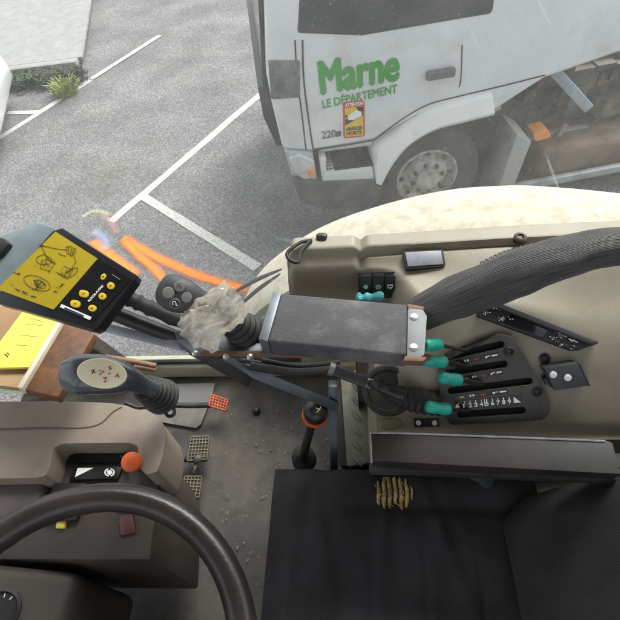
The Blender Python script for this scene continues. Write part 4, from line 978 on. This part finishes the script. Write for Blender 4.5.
# crumpled bag wrapped round the stick
bag = mat('clear_bag', (.7, .63, .5), .18, var=.35, vs=60, coat=1, dirt_or_sheen=(.85, .83, .77), dth=.53, ds=38, dsoft=.05); N, L, Pn = nodes_of(bag)  # whitish blotches and tone swings put the bag's highlights into its colour
nb = N.new('ShaderNodeTexNoise'); nb.inputs['Scale'].default_value = 55; nb.inputs['Detail'].default_value = 4; L.new(N['Texture Coordinate'].outputs['Object'], nb.inputs['Vector'])
mb = N.new('ShaderNodeMapRange'); L.new(nb.outputs['Fac'], mb.inputs[0]); mb.inputs['From Min'].default_value = .35; mb.inputs['From Max'].default_value = .65; mb.inputs['To Min'].default_value = .2; mb.inputs['To Max'].default_value = .85
L.new(mb.outputs[0], Pn.inputs['Alpha']); Pn.inputs['Subsurface Weight'].default_value = .0
tr = N.new('ShaderNodeBsdfTranslucent'); tr.inputs[0].default_value = (.9, .85, .74, 1); mxs = N.new('ShaderNodeMixShader'); mxs.inputs[0].default_value = .22
L.new(Pn.outputs[0], mxs.inputs[1]); L.new(tr.outputs[0], mxs.inputs[2]); L.new(mxs.outputs[0], N['Material Output'].inputs[0])
bm = bm_new()
A, B = K(236, 298, .68), K(194, 336, .70); xd = (B-A).normalized(); zd = (CAM-A).normalized(); yd = zd.cross(xd).normalized(); zd = xd.cross(yd); L2 = (B-A).length
nu, nk = 70, 150; rg = []
def rid(p): return 1-2*abs(noise.noise(p))
for i in range(nu):
    u = i/(nu-1); row = []
    for k in range(nk):
        th = 2*math.pi*k/nk; c, s_ = math.cos(th), math.sin(th)
        q = V((c*1.5, s_*1.5, u*1.7)); w_ = V((noise.noise(q*1.3+V((9, 0, 0))), noise.noise(q*1.3+V((0, 7, 0))), noise.noise(q*1.3)))*.55
        q = q+w_
        f = 1+.36*(rid(V((q.x, q.y, q.z*.9))*.9)-.55)+.19*(rid(q*1.7+V((3, 1, 0)))-.55)+.05*(rid(q*3.6)-.5)
        r = interp([0, .12, .4, .75, 1], [.024, .026, .029, .027, .027], u)*f*(1+.5*noise.noise(V((c*2.2, s_*2.2, 2+u)))*abs(2*u-1)**2)
        uu = u+.13*noise.noise(V((c*1.2, s_*1.2, 5)))*abs(u-.5)*2+.05*noise.noise(V((c*3, s_*3, u*3)))
        row.append(bm.verts.new(A+xd*L2*uu+yd*c*r*1.12+zd*s_*r*.8))
    rg.append(row)
for i in range(nu-1):
    for k in range(nk): bm.faces.new((rg[i][k], rg[i][(k+1) % nk], rg[i+1][(k+1) % nk], rg[i+1][k]))
tag(obj('plastic_bag', bm, bag, smooth=24), 'crumpled clear plastic bag wrapped round the joystick stem', 'plastic bag')

# ------------------------------------------------------------------ gear lever with ivory cap
gl = thing('gear_lever', 'dark gear lever with ivory oval cap marked in red on a rubber boot', 'gear lever', K(165, 400, .95))
KM = mat('knob_blue_grey', (.05, .058, .068), .3, var=.15, coat=.5)
kp_ = spline([K(64, 377, .80), K(70, 376, .795), K(84, 374.5, .788), (K(100, 374.5, .786)), K(116, 376.5, .79), K(130, 379.5, .80), K(143, 385, .815), K(156, 390, .83)], 12); n = len(kp_)
ra = [interp([0, .03, .1, .25, .45, .62, .78, .9, 1], [.006, .017, .027, .0335, .0325, .0265, .018, .014, .0135], i/(n-1)) for i in range(n)]
bm = bm_new(); tube(bm, kp_, ra, 26, flat=.66, nrm=(CAM-K(95, 374, .79))); obj('knob', bm, KM, gl, smooth=60)
GP = Plane(K(100, 374, .787)+(CAM-K(100, 374, .787)).normalized()*.0245, CAM-K(100, 374, .787))
bm = bm_new(); o = GP.at(102.5, 373.5); xa = (GP.at(126, 378)-GP.at(80, 370)).normalized()
lathe(bm, o, GP.n, [(1.0, -.010), (1.0, -.001), (.95, .0012), (.8, .0022), (.5, .0028), (.01, .003)], 36, .0375, .0237, xref=xa)
cap = obj('cap', bm, mat('ivory_cap', (.95, .84, .58), .35, var=.1, vs=12, coat=.3), gl)
bm = bm_new()
for q in ([(91, 370.5), (96, 373)], [(94, 369), (92, 374)], [(99, 370.5), (104, 371.5), (99.5, 375)], [(111, 366), (108.5, 367.5), (111.5, 368.8), (109.5, 370)], [(117, 373.5), (119, 377.5)], [(115, 376.5), (118, 375.5)], [(103, 377.5), (106, 379)], [(104.5, 379), (106.5, 377)], [(104, 382), (107, 380.5)]):
    tube(bm, [GP.at(x, y, .0034) for x, y in q], .0008, 6)
obj('red_marks', bm, mat('dark_red_print', (.28, .02, .015), .6, var=.3), cap)
bm = bm_new(); tube(bm, [GP.at(108.5, 373.2, .0034), GP.at(110.5, 374.2, .0034)], .0011, 6); obj('green_mark', bm, mat('green_print', (.05, .3, .1), .6), cap)
bm = bm_new(); prof = []; bc = K(163, 397, .905); bt_ = K(140, 385, .83); H = (bt_-bc).length
for k in range(6):
    h0 = H*.85*k/6; r0 = .034-.002*k; prof += [(r0*.86, h0), (r0, h0+H*.03), (r0, h0+H*.07), (r0*.86, h0+H*.1)]
prof += [(.017, H*.95), (.015, H*1.1)]
lathe(bm, bc, bt_-bc, prof, 28); obj('boot', bm, BLACKM, gl, smooth=30)
obj('base_plate', slab([(160, 378), (176, 385), (175, 406), (163, 413), (157, 405)], Plane(K(168, 395, .91), CAM-K(168, 395, .91)), .03, .003), BLACK, gl)
bm = bm_new()
for q in ([(163, 408), (168, 416), (174, 414), (173, 405)], [(152, 405), (158, 410), (166, 407)], [(125, 403), (140, 408), (156, 404)]):
    tube(bm, spline([K(x, y, .92) for x, y in q], 5), .0035, 8)
tag(obj('wire', bm, BLACK), 'thin black wires looping below the gear lever boot', 'wire')

# ------------------------------------------------------------------ pedals
def pedal(pxs, pl, mt, label, arm, rows, cols):
    c = pl.at(sum(p[0] for p in pxs)/4, sum(p[1] for p in pxs)/4)
    t = thing('pedal', label, 'pedal', V((c.x, c.y, FZ)))
    pd = obj('pad', slab(rounded(pxs, .15, 3), pl, .012, .002), mt, t)
    bm = bm_new(); a, b, c2, d = [V(p) for p in pxs]
    def uv(u, v): q = a.lerp(b, u).lerp(d.lerp(c2, u), v); return (q.x, q.y)
    e = .07
    for k in range(cols+1): u = .06+.88*k/cols; slab([uv(u-.02, e), uv(u+.02, e), uv(u+.02, 1-e), uv(u-.02, 1-e)], pl, .002, h=.0022, bm=bm)
    for k in range(rows+1): v = .06+.88*k/rows; slab([uv(e, v-.016), uv(1-e, v-.016), uv(1-e, v+.016), uv(e, v+.016)], pl, .002, h=.0028, bm=bm)
    obj('tread_grid', bm, mat('worn_tread' if mt is not RED_PED else 'worn_red_tread', (.17, .14, .095) if mt is not RED_PED else (.62, .2, .12), .75, var=.4, vs=60), pd, smooth=None)
    bm = bm_new(); tube(bm, spline(arm, 5), .009, 10); obj('arm', bm, BLACKM, t)
RED_PED = mat('worn_red_rubber', (.36, .06, .03), .65, var=.35, vs=50)
PEDM = mat('pedal_rubber', (.03, .027, .023), .8, var=.35, vs=40, dirt_or_sheen=(.1, .08, .055), dth=.58, ds=25)
P1 = Plane((-.5, .6, FZ+.09), (.35, -.15, 1)); 
pedal([(190, 435), (210.5, 434), (208, 461), (186, 462)], P1, PEDM, 'upper worn black rubber pedal with a cross grid tread', [P1.at(197, 455)-V((0, 0, .02)), P1.at(170, 456)-V((.02, 0, .03)), P1.at(140, 458)-V((.1, 0, .02))], 7, 6)
pedal([(184, 475), (203, 475), (200, 499), (179, 496)], P1, PEDM, 'lower worn black rubber pedal just beyond the steering wheel rim', [P1.at(192, 490)-V((0, 0, .02)), P1.at(175, 480)-V((.02, 0, .03)), P1.at(150, 478)-V((.1, 0, .02))], 6, 5)
P2 = Plane((-.45, .72, FZ+.1), (.25, -.3, 1))
pedal([(210, 393), (229, 399.5), (226, 411.5), (208, 406)], P2, RED_PED, 'small worn orange red pedal on a thin black rod', [P2.at(210, 403)-V((0, 0, .012)), P2.at(190, 403.5)-V((0, 0, .012)), P2.at(160, 403)-V((0, 0, .01))], 4, 6)
bm = bm_new(); slab([(193, 456), (201, 454), (203, 461), (194, 464)], P1, .012, .003, h=.008, bm=bm); slab([(194, 465), (197, 465), (195, 474), (192, 474)], P1, .01, .001, bm=bm); tag(obj('pedal_lock', bm, BLACK), 'small black latch between the two worn black pedals', 'latch')
bm = bm_new(); lathe(bm, onz(257, 412, FZ), (0, 0, 1), [(.012, 0), (.012, .012), (.008, .02), (.002, .022)], 12); tag(obj('floor_plug', bm, BLACK), 'small black stud on the cab floor between red pedal and slanting bar', 'stud')
# straw and crumbs of dirt
bm = bm_new(); random.seed(11)
for i in range(150):
    x, y = random.uniform(195, 330), random.uniform(400, 560); q = onz(x, y, FZ+.009)
    if noise.noise(V((x*.02, y*.02, 0))) < -.1: continue
    a = random.uniform(0, 6.28); l = random.uniform(.002, .008); box(bm, q, l, random.uniform(.001, .003), .0015, Matrix.Rotation(a, 3, 'Z'))
struct(obj('floor_debris', bm, mat('straw_bits', (.22, .16, .085), .85, var=.5, vs=60), smooth=None), 'stuff')

# floor-side: tread strip, hand lever, wiring, transmission boot
bm = bm_new(); TS = Plane(onz(356, 420, 1.98), (-.35, 0, 1))
b2 = slab([(340, 372), (373, 368), (375, 462), (347, 466)], TS, .01, .001)
tsb = thing('tread_plate', 'olive ribbed tread plate strip beside the steel post', 'tread plate', TS.at(356, 420)-V((0, 0, .26)))
obj('plate', b2, mat('olive_plate', (.14, .135, .1), .55, var=.2, vs=14, dirt_or_sheen=(.085, .075, .05), dth=.58, ds=10), tsb)
bm = bm_new()
for k in range(6):
    y = 383+14.5*k; pa_, pb_ = TS.at(351.5, y, .0005), TS.at(362.5, y+11, .0005)
    n = 9; tube(bm, [pa_.lerp(pb_, i/(n-1)) for i in range(n)], [.0008+.0052*math.sin(math.pi*i/(n-1)) for i in range(n)], 8, flat=.4, nrm=TS.n)
obj('raised_bar', bm, mat('olive_plate_rib', (.1, .095, .07), .5, var=.2), tsb)['kind'] = 'stuff'
obj('skirt', slab([(335, 380), (345, 376), (350, 466), (339, 466)], TS, .26, .002, h=-.012), mat('dark_skirt', (.02, .018, .016), .8, var=.3), tsb)
pl_ = plz(2.1)
bm = bm_new(); rc = onc(388, 390); lathe(bm, rc, (-.1, -.6, 1), [(.043, -.03), (.043, .007), (.040, .010), (.034, .010), (.032, .008), (.001, .008)], 40)
tag(obj('boot_ring', bm, mat('dark_olive_ring', (.035, .035, .027), .6, var=.25, dirt_or_sheen=(.075, .07, .05), dth=.58, ds=14)), 'dark olive round housing beneath the ribbed cable boot', 'housing')
bm = bm_new(); lathe(bm, onc(391, 424), (0, -.5, 1), [(.016, -.02), (.016, .002), (.014, .004), (.001, .005)], 28, 1.25, .6, xref=(1, .15, 0))
tag(obj('oval_plug', bm, mat('tan_plug', (.24, .2, .13), .6, var=.15)), 'oval tan blanking plug below the ribbed cable boot', 'plug')
bm = bm_new(); pp = spline([onc(376, 381, .045), onc(386, 389, .04), onc(400, 396, .033), onc(418, 401, .022), onc(440, 403, .008)], 7); n = len(pp)
tube(bm, pp, [(.011+.011*ss(0, .75, i/(n-1)))*(1 if i % 2 else .84) for i in range(n)], 16, flat=.8, nrm=(0, 0, 1))
bt2 = tag(obj('cable_boot', bm, BLACKM, smooth=28), 'black ribbed rubber boot where the cable enters the console', 'rubber boot')
cbl = thing('control_cable', 'black cable with a thick inline connector running under the armrest pad', 'cable', K(350, 378, .84))
bm = bm_new(); tube(bm, spline([K(250, 366, .8), K(290, 372, .81), K(318, 371, .815), K(332, 369, .815)], 6), .0075, 10); obj('cable', bm, BLACKM, cbl)
bm = bm_new(); bar(bm, K(333, 369.5, .815), K(368, 383, .81), .02, .02, (CAM-K(350, 378, .84))); bev(bm, .004, 2); cn = obj('connector', bm, mat('connector_black', (.03, .03, .03), .4, var=.2, bump=.3, bs=200), cbl)
for ca, cb2 in (((329, 368, .815), (334, 370, .815)), ((366, 382, .81), (371, 384, .81))):
    bm = bm_new(); tube(bm, [K(*ca), K(*cb2)], .0117, 12); obj('collar', bm, mat('grey_collar', (.16, .16, .15), .5, metal=.3, var=.3, vs=60), cbl)
bm = bm_new(); tube(bm, spline([K(369, 383, .81), onc(377, 386, .055), onc(388, 391, .05), onc(404, 396, .045)], 5), [.006]*4+[.008]*8+[.010]*4, 10); obj('tail', bm, BLACK, cbl)
for a in ([(262, 360), (300, 366), (340, 362)], [(240, 360), (292, 368), (330, 374)]):
    bm = bm_new(); tube(bm, spline([K(x, y, .82) for x, y in a], 6), .004, 8); tag(obj('wire', bm, BLACKM), 'thin dark wire under the armrest pad near the flat bar' if a[0][0] == 262 else 'thin dark wire drooping below the flat bar', 'wire')
# lever with orange collar
hl_ = thing('knob_lever', 'short black lever with round knob and bright orange collar beside the steel post', 'lever', onz(305, 455, FZ+.2))
kt, kb_ = K(317, 410, .90), K(303, 456, 1.14); kd = (kt-kb_).normalized()
KC = K(315.5, 413, .905)
bm = bm_new(); lathe(bm, KC, kd+(CAM-KC).normalized()*.15, [(.0165, -.014), (.021, -.008), (.0235, .002), (.0225, .012), (.017, .02), (.009, .0245), (.001, .0258)], 30); kn = obj('knob', bm, mat('knob_black', (.014, .014, .014), .35, var=.1, bump=.1, bs=300), hl_)
kax = (kd+(CAM-KC).normalized()*.15).normalized()
bm = bm_new(); lathe(bm, KC-kax*.014, kax, [(.0145, -.011), (.0222, -.008), (.0245, -.001), (.0243, .005), (.012, .006)], 30); obj('orange_collar', bm, mat('orange_collar', (.85, .12, .02), .4, var=.08), hl_)
bm = bm_new(); tube(bm, [KC-kax*.016, K(312.5, 421, .93), kb_], [.008, .0085, .0105], 14); obj('shaft', bm, BLACK, hl_)
bm = bm_new(); kq = K(319, 413.5, .878); tube(bm, spline([KC+kax*.0245+V((-.006, .004, .0)), KC+kax*.0262, KC+kax*.0255+V((.006, -.003, 0))], 4), .0009, 5); tube(bm, spline([KC+kax*.024+V((.0, -.008, 0)), KC+kax*.0256+V((.006, .0, 0)), KC+kax*.024+V((.008, .006, 0))], 4), .0009, 5); obj('knob_symbol', bm, mat('bronze_print', (.5, .38, .25), .5), kn)
bm = bm_new(); lathe(bm, kb_, (0, 0, 1), [(.03, -.03), (.028, 0), (.018, .012), (.011, .02)], 20); obj('socket', bm, BLACKM, hl_)

# ------------------------------------------------------------------ dash panel at the left
DZ = 2.2
dash = thing('dash_panel', 'taupe moulded dash with a dark switch recess and rounded end', 'dashboard', (-.65, .3, FZ))
DP = plz(DZ); DL = plz(DZ-.045)
out = [(-60, 402), (40, 401), (110, 402.5), (146, 409), (161, 420), (165.5, 436), (163, 455), (157, 472), (146, 475), (139, 467), (137.5, 446), (130, 443), (62, 443.5), (53, 448), (50, 465), (45, 476), (36, 478), (-60, 480)]
bm = slab(rounded(out, .3, 3), DP, .12, .016, 5); obj('moulding', bm, TAUPE, dash)
bm = bm_new(); tube(bm, spline([DP.at(x, y, .0) for x, y in [(-40, 431), (40, 428), (80, 428), (100, 424), (112, 413), (122, 407)]], 6), .0018, 6); obj('seam', bm, mat('seam_brown', (.09, .07, .055), .7), dash)
obj('lower_panel', slab([(-60, 470), (60, 440), (150, 440), (160, 470), (150, 560), (-60, 560)], DL, .3, .006, h=-.01), BROWNP, dash)
obj('slot', slab([(70, 446), (136, 446), (136, 462), (68, 463)], DL, .004, h=-.004), mat('slot_dark', (.004, .004, .004), .8), dash)
obj('lower_bin', slab([(-60, 484), (44, 481), (33, 515), (-60, 525)], DL, .05, .008, 3, h=.012), mat('mauve_brown_plastic', (.1, .082, .075), .6, var=.12, bump=.2, bs=400), dash)
lp = obj('label_plate', slab([(74, 466), (122, 466), (118, 478.5), (69, 479.5)], DL, .003, .0005, h=.0), mat('plate_black', (.008, .008, .008), .35), dash)
bm = bm_new(); slab([(77.5, 468), (93.5, 467.8), (75, 477)], DL, .0006, h=.0008, bm=bm); obj('symbol', bm, WHITE, lp, smooth=None)
bm = bm_new()
for k in range(14):
    a0 = 2*math.pi*k/14
    if k in (3, 10): continue
    c0, r1, r2 = (109.5, 472.3), 5, 3.6
    slab([(c0[0]+r1*1.05*math.cos(a0), c0[1]+r1*.85*math.sin(a0)), (c0[0]+r1*1.05*math.cos(a0+.4), c0[1]+r1*.85*math.sin(a0+.4)), (c0[0]+r2*1.05*math.cos(a0+.4), c0[1]+r2*.85*math.sin(a0+.4)), (c0[0]+r2*1.05*math.cos(a0), c0[1]+r2*.85*math.sin(a0))], DL, .0006, h=.0008, bm=bm)
slab([(107, 470.5), (111, 470), (112.5, 473), (109.5, 475), (107.5, 474)], DL, .0006, h=.0008, bm=bm)
obj('symbol', bm, WHITE, lp, smooth=None)
for (xa, xb, y0, y1, s) in ((52, 86, 483, 500, 1), (94, 128, 484, 500, 0), (50, 80, 505, 520, 0)):
    rk = obj('rocker_switch', slab([(xa+2, y0), (xb, y0), (xb-4, y1), (xa-3, y1+1)], DL, .012, .002, h=.004), BLACK, dash)
    if s:
        bm = bm_new(); slab([(68, 493.5), (70.5, 491), (73, 492.5), (70.5, 496)], DL, .0006, h=.0048, bm=bm); obj('symbol', bm, mat('dim_green_print', (.3, .55, .4), .5), rk)
bm = bm_new(); slab([(57, 519), (66, 519), (64, 528), (55, 528)], DL, .01, .002, h=-.002, bm=bm); obj('warning_lamp', bm, mat('yellow_lamp', (.6, .5, .05), .3), dash)
bm = bm_new(); slab([(118, 515), (132, 513), (136, 533), (120, 536)], DL, .03, .004, h=-.004, bm=bm); obj('red_dial', bm, mat('dull_red_panel', (.09, .03, .03), .4), dash)
# throttle knob
tk = thing('throttle_knob', 'orange rubber knob on a short stalk in the dash recess', 'knob', DL.at(132, 466, -.02))
a, b = DL.at(130, 461, -.02), DL.at(133.5, 461, .058)
bm = bm_new(); tube(bm, [DL.at(122, 456, -.004), K(128, 459, .925)], .004, 8); obj('stalk', bm, BLACKM, tk)
kc = K(132, 462, .895); bm = bm_new(); lathe(bm, kc, (.25, -.3, .75), [(.006, -.021), (.014, -.018), (.018, -.006), (.0185, .006), (.016, .015), (.009, .02), (.001, .021)], 28); obj('knob', bm, mat('orange_rubber', (.8, .13, .025), .5, var=.15, vs=30, bump=.1, bs=150), tk)

# ------------------------------------------------------------------ steering wheel and column
swc = V((-.351, .007, 2.375)); T_ = .25; sx_, sy_, sn = V((math.cos(T_), 0, -math.sin(T_))), V((0, 1, 0)), V((math.sin(T_), 0, math.cos(T_)))
wheel = thing('steering_wheel', 'black leather look steering wheel at the lower left', 'steering wheel', swc-sn*.1)
bm = bm_new(); RR, rr = .197, .0195; ringv = []
for i in range(96):
    a = 2*math.pi*i/96; d = sx_*math.cos(a)+sy_*math.sin(a)
    ringv.append([bm.verts.new(swc+d*(RR+rr*math.cos(2*math.pi*k/16)*(1+(.04 if k in (9, 10) and i % 4 == 0 else 0)))+sn*rr*1.1*math.sin(2*math.pi*k/16)) for k in range(16)])
for i in range(96):
    for k in range(16): bm.faces.new((ringv[i][k], ringv[(i+1) % 96][k], ringv[(i+1) % 96][(k+1) % 16], ringv[i][(k+1) % 16]))
obj('rim', bm, mat('worn_black_rim', (.024, .02, .019), .3, var=.3, vs=14, bump=.15, bs=250, dirt_or_sheen=(.05, .035, .03), dth=.58, ds=9), wheel, smooth=60)
for a in (R(200), R(-20), R(90+180)):
    d = sx_*math.cos(a)+sy_*math.sin(a); bm = bm_new(); bar(bm, swc-sn*.035+d*.03, swc-sn*.005+d*(RR-.008), .03, .012, sn); bev(bm, .004, 2); obj('spoke', bm, BLACK, wheel)
bm = bm_new(); lathe(bm, swc-sn*.035, sn, [(.05, -.03), (.052, 0), (.045, .016), (.02, .022), (.001, .022)], 36); obj('hub', bm, BLACK, wheel)
bm = bm_new(); tube(bm, [swc-sn*.06, swc-sn*.32, swc-sn*.32+V((-.12, 0, -.35))], [.045, .055, .09], 20); tag(obj('steering_column', bm, BROWNP), 'dark column rising from the floor to the steering wheel hub', 'steering column')
cl = thing('instrument_cluster', 'dark instrument panel seen through the steering wheel', 'instrument panel', (-.62, .02, 2.0))
bm = bm_new(); prism(bm, [V((-.75, -.16, 2.2)), V((-.75, .15, 2.2)), V((-.53, .15, 2.12)), V((-.53, -.16, 2.12))], (0, 0, -.28)); bev(bm, .02, 3); obj('housing', bm, BROWNP, cl)
for y in (-.08, .0, .08):
    bm = bm_new(); lathe(bm, V((-.63, y, 2.157)), V((.35, 0, .94)), [(.034, -.004), (.034, .006), (.029, .007), (.028, .002), (.001, .002)], 28); ga = obj('gauge', bm, BLACK, cl)
    bm = bm_new()
    for k in range(9):
        a = R(210-30*k); c0 = V((-.63, y, 2.157))+V((.35, 0, .94)).normalized()*.003; e1, e2 = V((-.94, 0, .35)), V((0, 1, 0)); dd = e1*math.sin(a)+e2*-math.cos(a); bar(bm, c0+dd*.02, c0+dd*.026, .0015, .001, V((.35, 0, .94)))
    obj('gauge_scale', bm, WHITE, ga)

# ------------------------------------------------------------------ seat
seat = thing('driver_seat', 'black fabric driver seat with torn cushion and long side armrest', 'seat', (.05, .08, FZ))
SF = mat('black_seat_fabric', (.034, .032, .035), .92, var=.3, vs=12, bump=.5, bs=450, spec=.2, dirt_or_sheen=(.022, .02, .021), dth=.56, ds=5)
bm = bm_new(); us, vs_ = lin(-.20, .30, 60), lin(-.26, .368, 76)
TEAR = (onz(393, 490, 2.12).x, onz(393, 490, 2.12).y)
def sz(x, y):
    u = (x+.20)/.5; v = (y+.26)/.628
    v_ = v; ex = ss(0, .12, u-.05*max(0, (v-.85)/.15)**2); ey = ss(0, .09, v)*ss(0, .07, 1-v)
    z = 2.05+.075*(ex**.6)*(ey**.5)
    z += .006*math.exp(-((y-.31)/.02)**2)-.006*math.exp(-((y-.272)/.012)**2)*ss(.1, .3, u)      # bolster and seam
    z += .004*noise.noise(V((x*14, y*14, 1)))-.010*math.exp(-(((x-.05)/.16)**2+((y-.05)/.16)**2))
    for k in range(3): z -= .004*math.exp(-((x-(-.02+.09*k)-.02*math.sin(y*9))/.006)**2)*ss(.24, .16, y)*ss(-.26, -.1, y)
    d = (abs((x-TEAR[0])/.036)**3+abs((y-TEAR[1]+.002)/.032)**3)**(1/3)+.28*noise.noise(V((x*70, y*70, 0)))
    z -= .006*(1-ss(.6, 1.1, d))
    for fx, fy, fa, fl_ in ((-.13, .3, .3, .09), (-.09, .22, -.2, .12), (.02, .2, .1, .1), (.12, .24, -.35, .1), (-.15, .12, .15, .14), (.1, .12, .2, .12)):
        t_ = (x-fx)-(y-fy)*fa; z += .0035*math.exp(-(t_/.012)**2-((y-fy)/fl_)**2)-.003*math.exp(-((t_-.02)/.012)**2-((y-fy)/fl_)**2)
    return z
g = grid(bm, lin(-.20, .30, 150), lin(-.26, .368, 190), lambda x, y: V((x, y, sz(x, y))))
nX, nY = 150, 190
loop = [g[i][0] for i in range(nX)]+[g[-1][j] for j in range(1, nY)]+[g[i][-1] for i in range(nX-2, -1, -1)]+[g[0][j] for j in range(nY-2, 0, -1)]
low = [bm.verts.new((v.co.x+(.012 if v.co.x < -.19 else 0), v.co.y*.97+.003, 1.98)) for v in loop]; n = len(loop)
for i in range(n): bm.faces.new((loop[i], loop[(i+1) % n], low[(i+1) % n], low[i]))
bm.faces.new(low)
cu_ = obj('cushion', bm, SF, seat, smooth=60)
FOAM = mat('torn_yellow_foam', (.5, .35, .12), .95, var=.35, vs=80, bump=.5, bs=200, dirt_or_sheen=(.1, .06, .03), dth=.56, ds=55)
bm = bm_new(); gx, gy = lin(TEAR[0]-.042, TEAR[0]+.042, 80), lin(TEAR[1]-.042, TEAR[1]+.036, 70); vv = {}
def tear_in(x, y):
    c_ = math.cos((x-TEAR[0]+.028)*math.pi*2/.0105)      # strips running across the split
    d = (abs((x-TEAR[0])/.037)**3+abs((y-TEAR[1]+.003+.15*abs(x-TEAR[0]))/.031)**3)**(1/3)
    return d+.33*noise.noise(V((x*75, y*40, 4)))-.10*c_ < .86
for a_, x in enumerate(gx):
    for b_, y in enumerate(gy):
        if tear_in(x, y):
            c_ = math.cos((x-TEAR[0]+.028+.001*math.sin(y*120))*math.pi*2/.0105)
            vv[a_, b_] = bm.verts.new((x, y, sz(x, y)+.0012+.0026*c_+.0008*noise.noise(V((x*200, y*200, 0)))))
for a_, b_ in list(vv):
    q = [vv.get(k) for k in ((a_, b_), (a_+1, b_), (a_+1, b_+1), (a_, b_+1))]
    if all(q): bm.faces.new(q)
bmesh.ops.delete(bm, geom=[v for v in bm.verts if not v.link_faces], context='VERTS')
obj('torn_foam', bm, FOAM, cu_)
bm = bm_new(); random.seed(5)
for k in range(18):
    a = random.uniform(0, 6.283); rr_ = random.uniform(.55, .95); q = V((TEAR[0]+.038*rr_*math.cos(a), TEAR[1]+.033*rr_*math.sin(a), 0)); q.z = sz(q.x, q.y)+.002
    e = q+V((random.uniform(-.008, .008), random.uniform(-.008, .008), random.uniform(.0, .005))); tube(bm, [q, (q+e)/2+V((0, 0, .002)), e], [.0006, .0006, .0003], 4)
obj('frayed_thread', bm, mat('pale_thread', (.5, .42, .26), .9), cu_)['kind'] = 'stuff'
bm = bm_new(); box(bm, (.04, .04, 1.88), .36, .44, .3); bev(bm, .02, 2); obj('suspension_base', bm, BLACKM, seat)
# backrest: slab leaning back, ribbed fabric
BF = ribbed('ribbed_black_fabric', (.024, .023, .024), 95, 'Y', .28, .9, var=.35, dist=.002)
bm = bm_new()
def bk(s, t):       # s up the backrest, t across (0 right edge)
    yb = interp([0, .15, .4, 1], [.288, .279, .272, .262], s); y = yb-t*.5
    x = .215+.02*math.sin(min(1, s*2.2)*1.57)+.36*s*s*.9+.09*s; z = 2.10+.52*s
    edge = min(ss(0, .09, t), ss(0, .09, 1-t)); e2 = ss(-.02, .1, s)
    x += .045*(1-edge**.6)+.02*(1-e2)
    return V((x+.003*noise.noise(V((s*8, t*8, 2))), y+.006*(1-edge), z))
gs, gt = lin(0, 1, 50), lin(0, 1, 70)
ga_ = grid(bm, gs, gt, bk); off = V((.11, 0, -.03)); gb = grid(bm, gs, gt, lambda s, t: bk(s, t)+off)
nS, nT = 50, 70
for i in range(nS-1):
    bm.faces.new((ga_[i][0], ga_[i+1][0], gb[i+1][0], gb[i][0])); bm.faces.new((ga_[i][-1], ga_[i+1][-1], gb[i+1][-1], gb[i][-1]))
for j in range(nT-1):
    bm.faces.new((ga_[0][j], ga_[0][j+1], gb[0][j+1], gb[0][j])); bm.faces.new((ga_[-1][j], ga_[-1][j+1], gb[-1][j+1], gb[-1][j]))
obj('backrest', bm, BF, seat, smooth=60)
# armrest
AP = plz(2.352)
ar = obj('armrest', slab(rounded([(370, 431.5), (606, 440.5), (612.5, 443), (621, 474), (371, 460.5)], .06, 3), AP, .02, .007, 4), mat('black_vinyl_with_sheen', (.014, .0125, .013), .5, var=.4, vs=16, bump=.06, bs=300, dirt_or_sheen=(.05, .026, .024), dth=.58, ds=7), seat)  # reddish blotches put the vinyl's reflected sheen into its colour
bm = bm_new(); q = [AP.at(x, y, .0008) for x, y in [(371.5, 463), (370.5, 433), (400, 433.2), (480, 436.2), (560, 439.2), (605, 441.2)]]; tube(bm, q, .0016, 8); obj('edge_highlight', bm, mat('pale_highlight', (.3, .3, .31), .4, var=.3, vs=60), ar)  # pale line along the armrest edge: a highlight painted as a thin tube
bm = bm_new(); tube(bm, spline([AP.at(464, 466, -.05), AP.at(474, 472, -.06), AP.at(482, 476, -.08), AP.at(486, 480, -.12)], 5), .012, 14); obj('armrest_bracket', bm, STEEL, seat)
obj('armrest_base', slab([(370, 440), (600, 447), (619, 480), (369, 469)], AP, .022, .003, h=-.021), BLACKM, seat)
bm = bm_new(); box(bm, (.36, .285, 2.2), .03, .02, .25); obj('armrest_post', bm, BLACKM, seat)
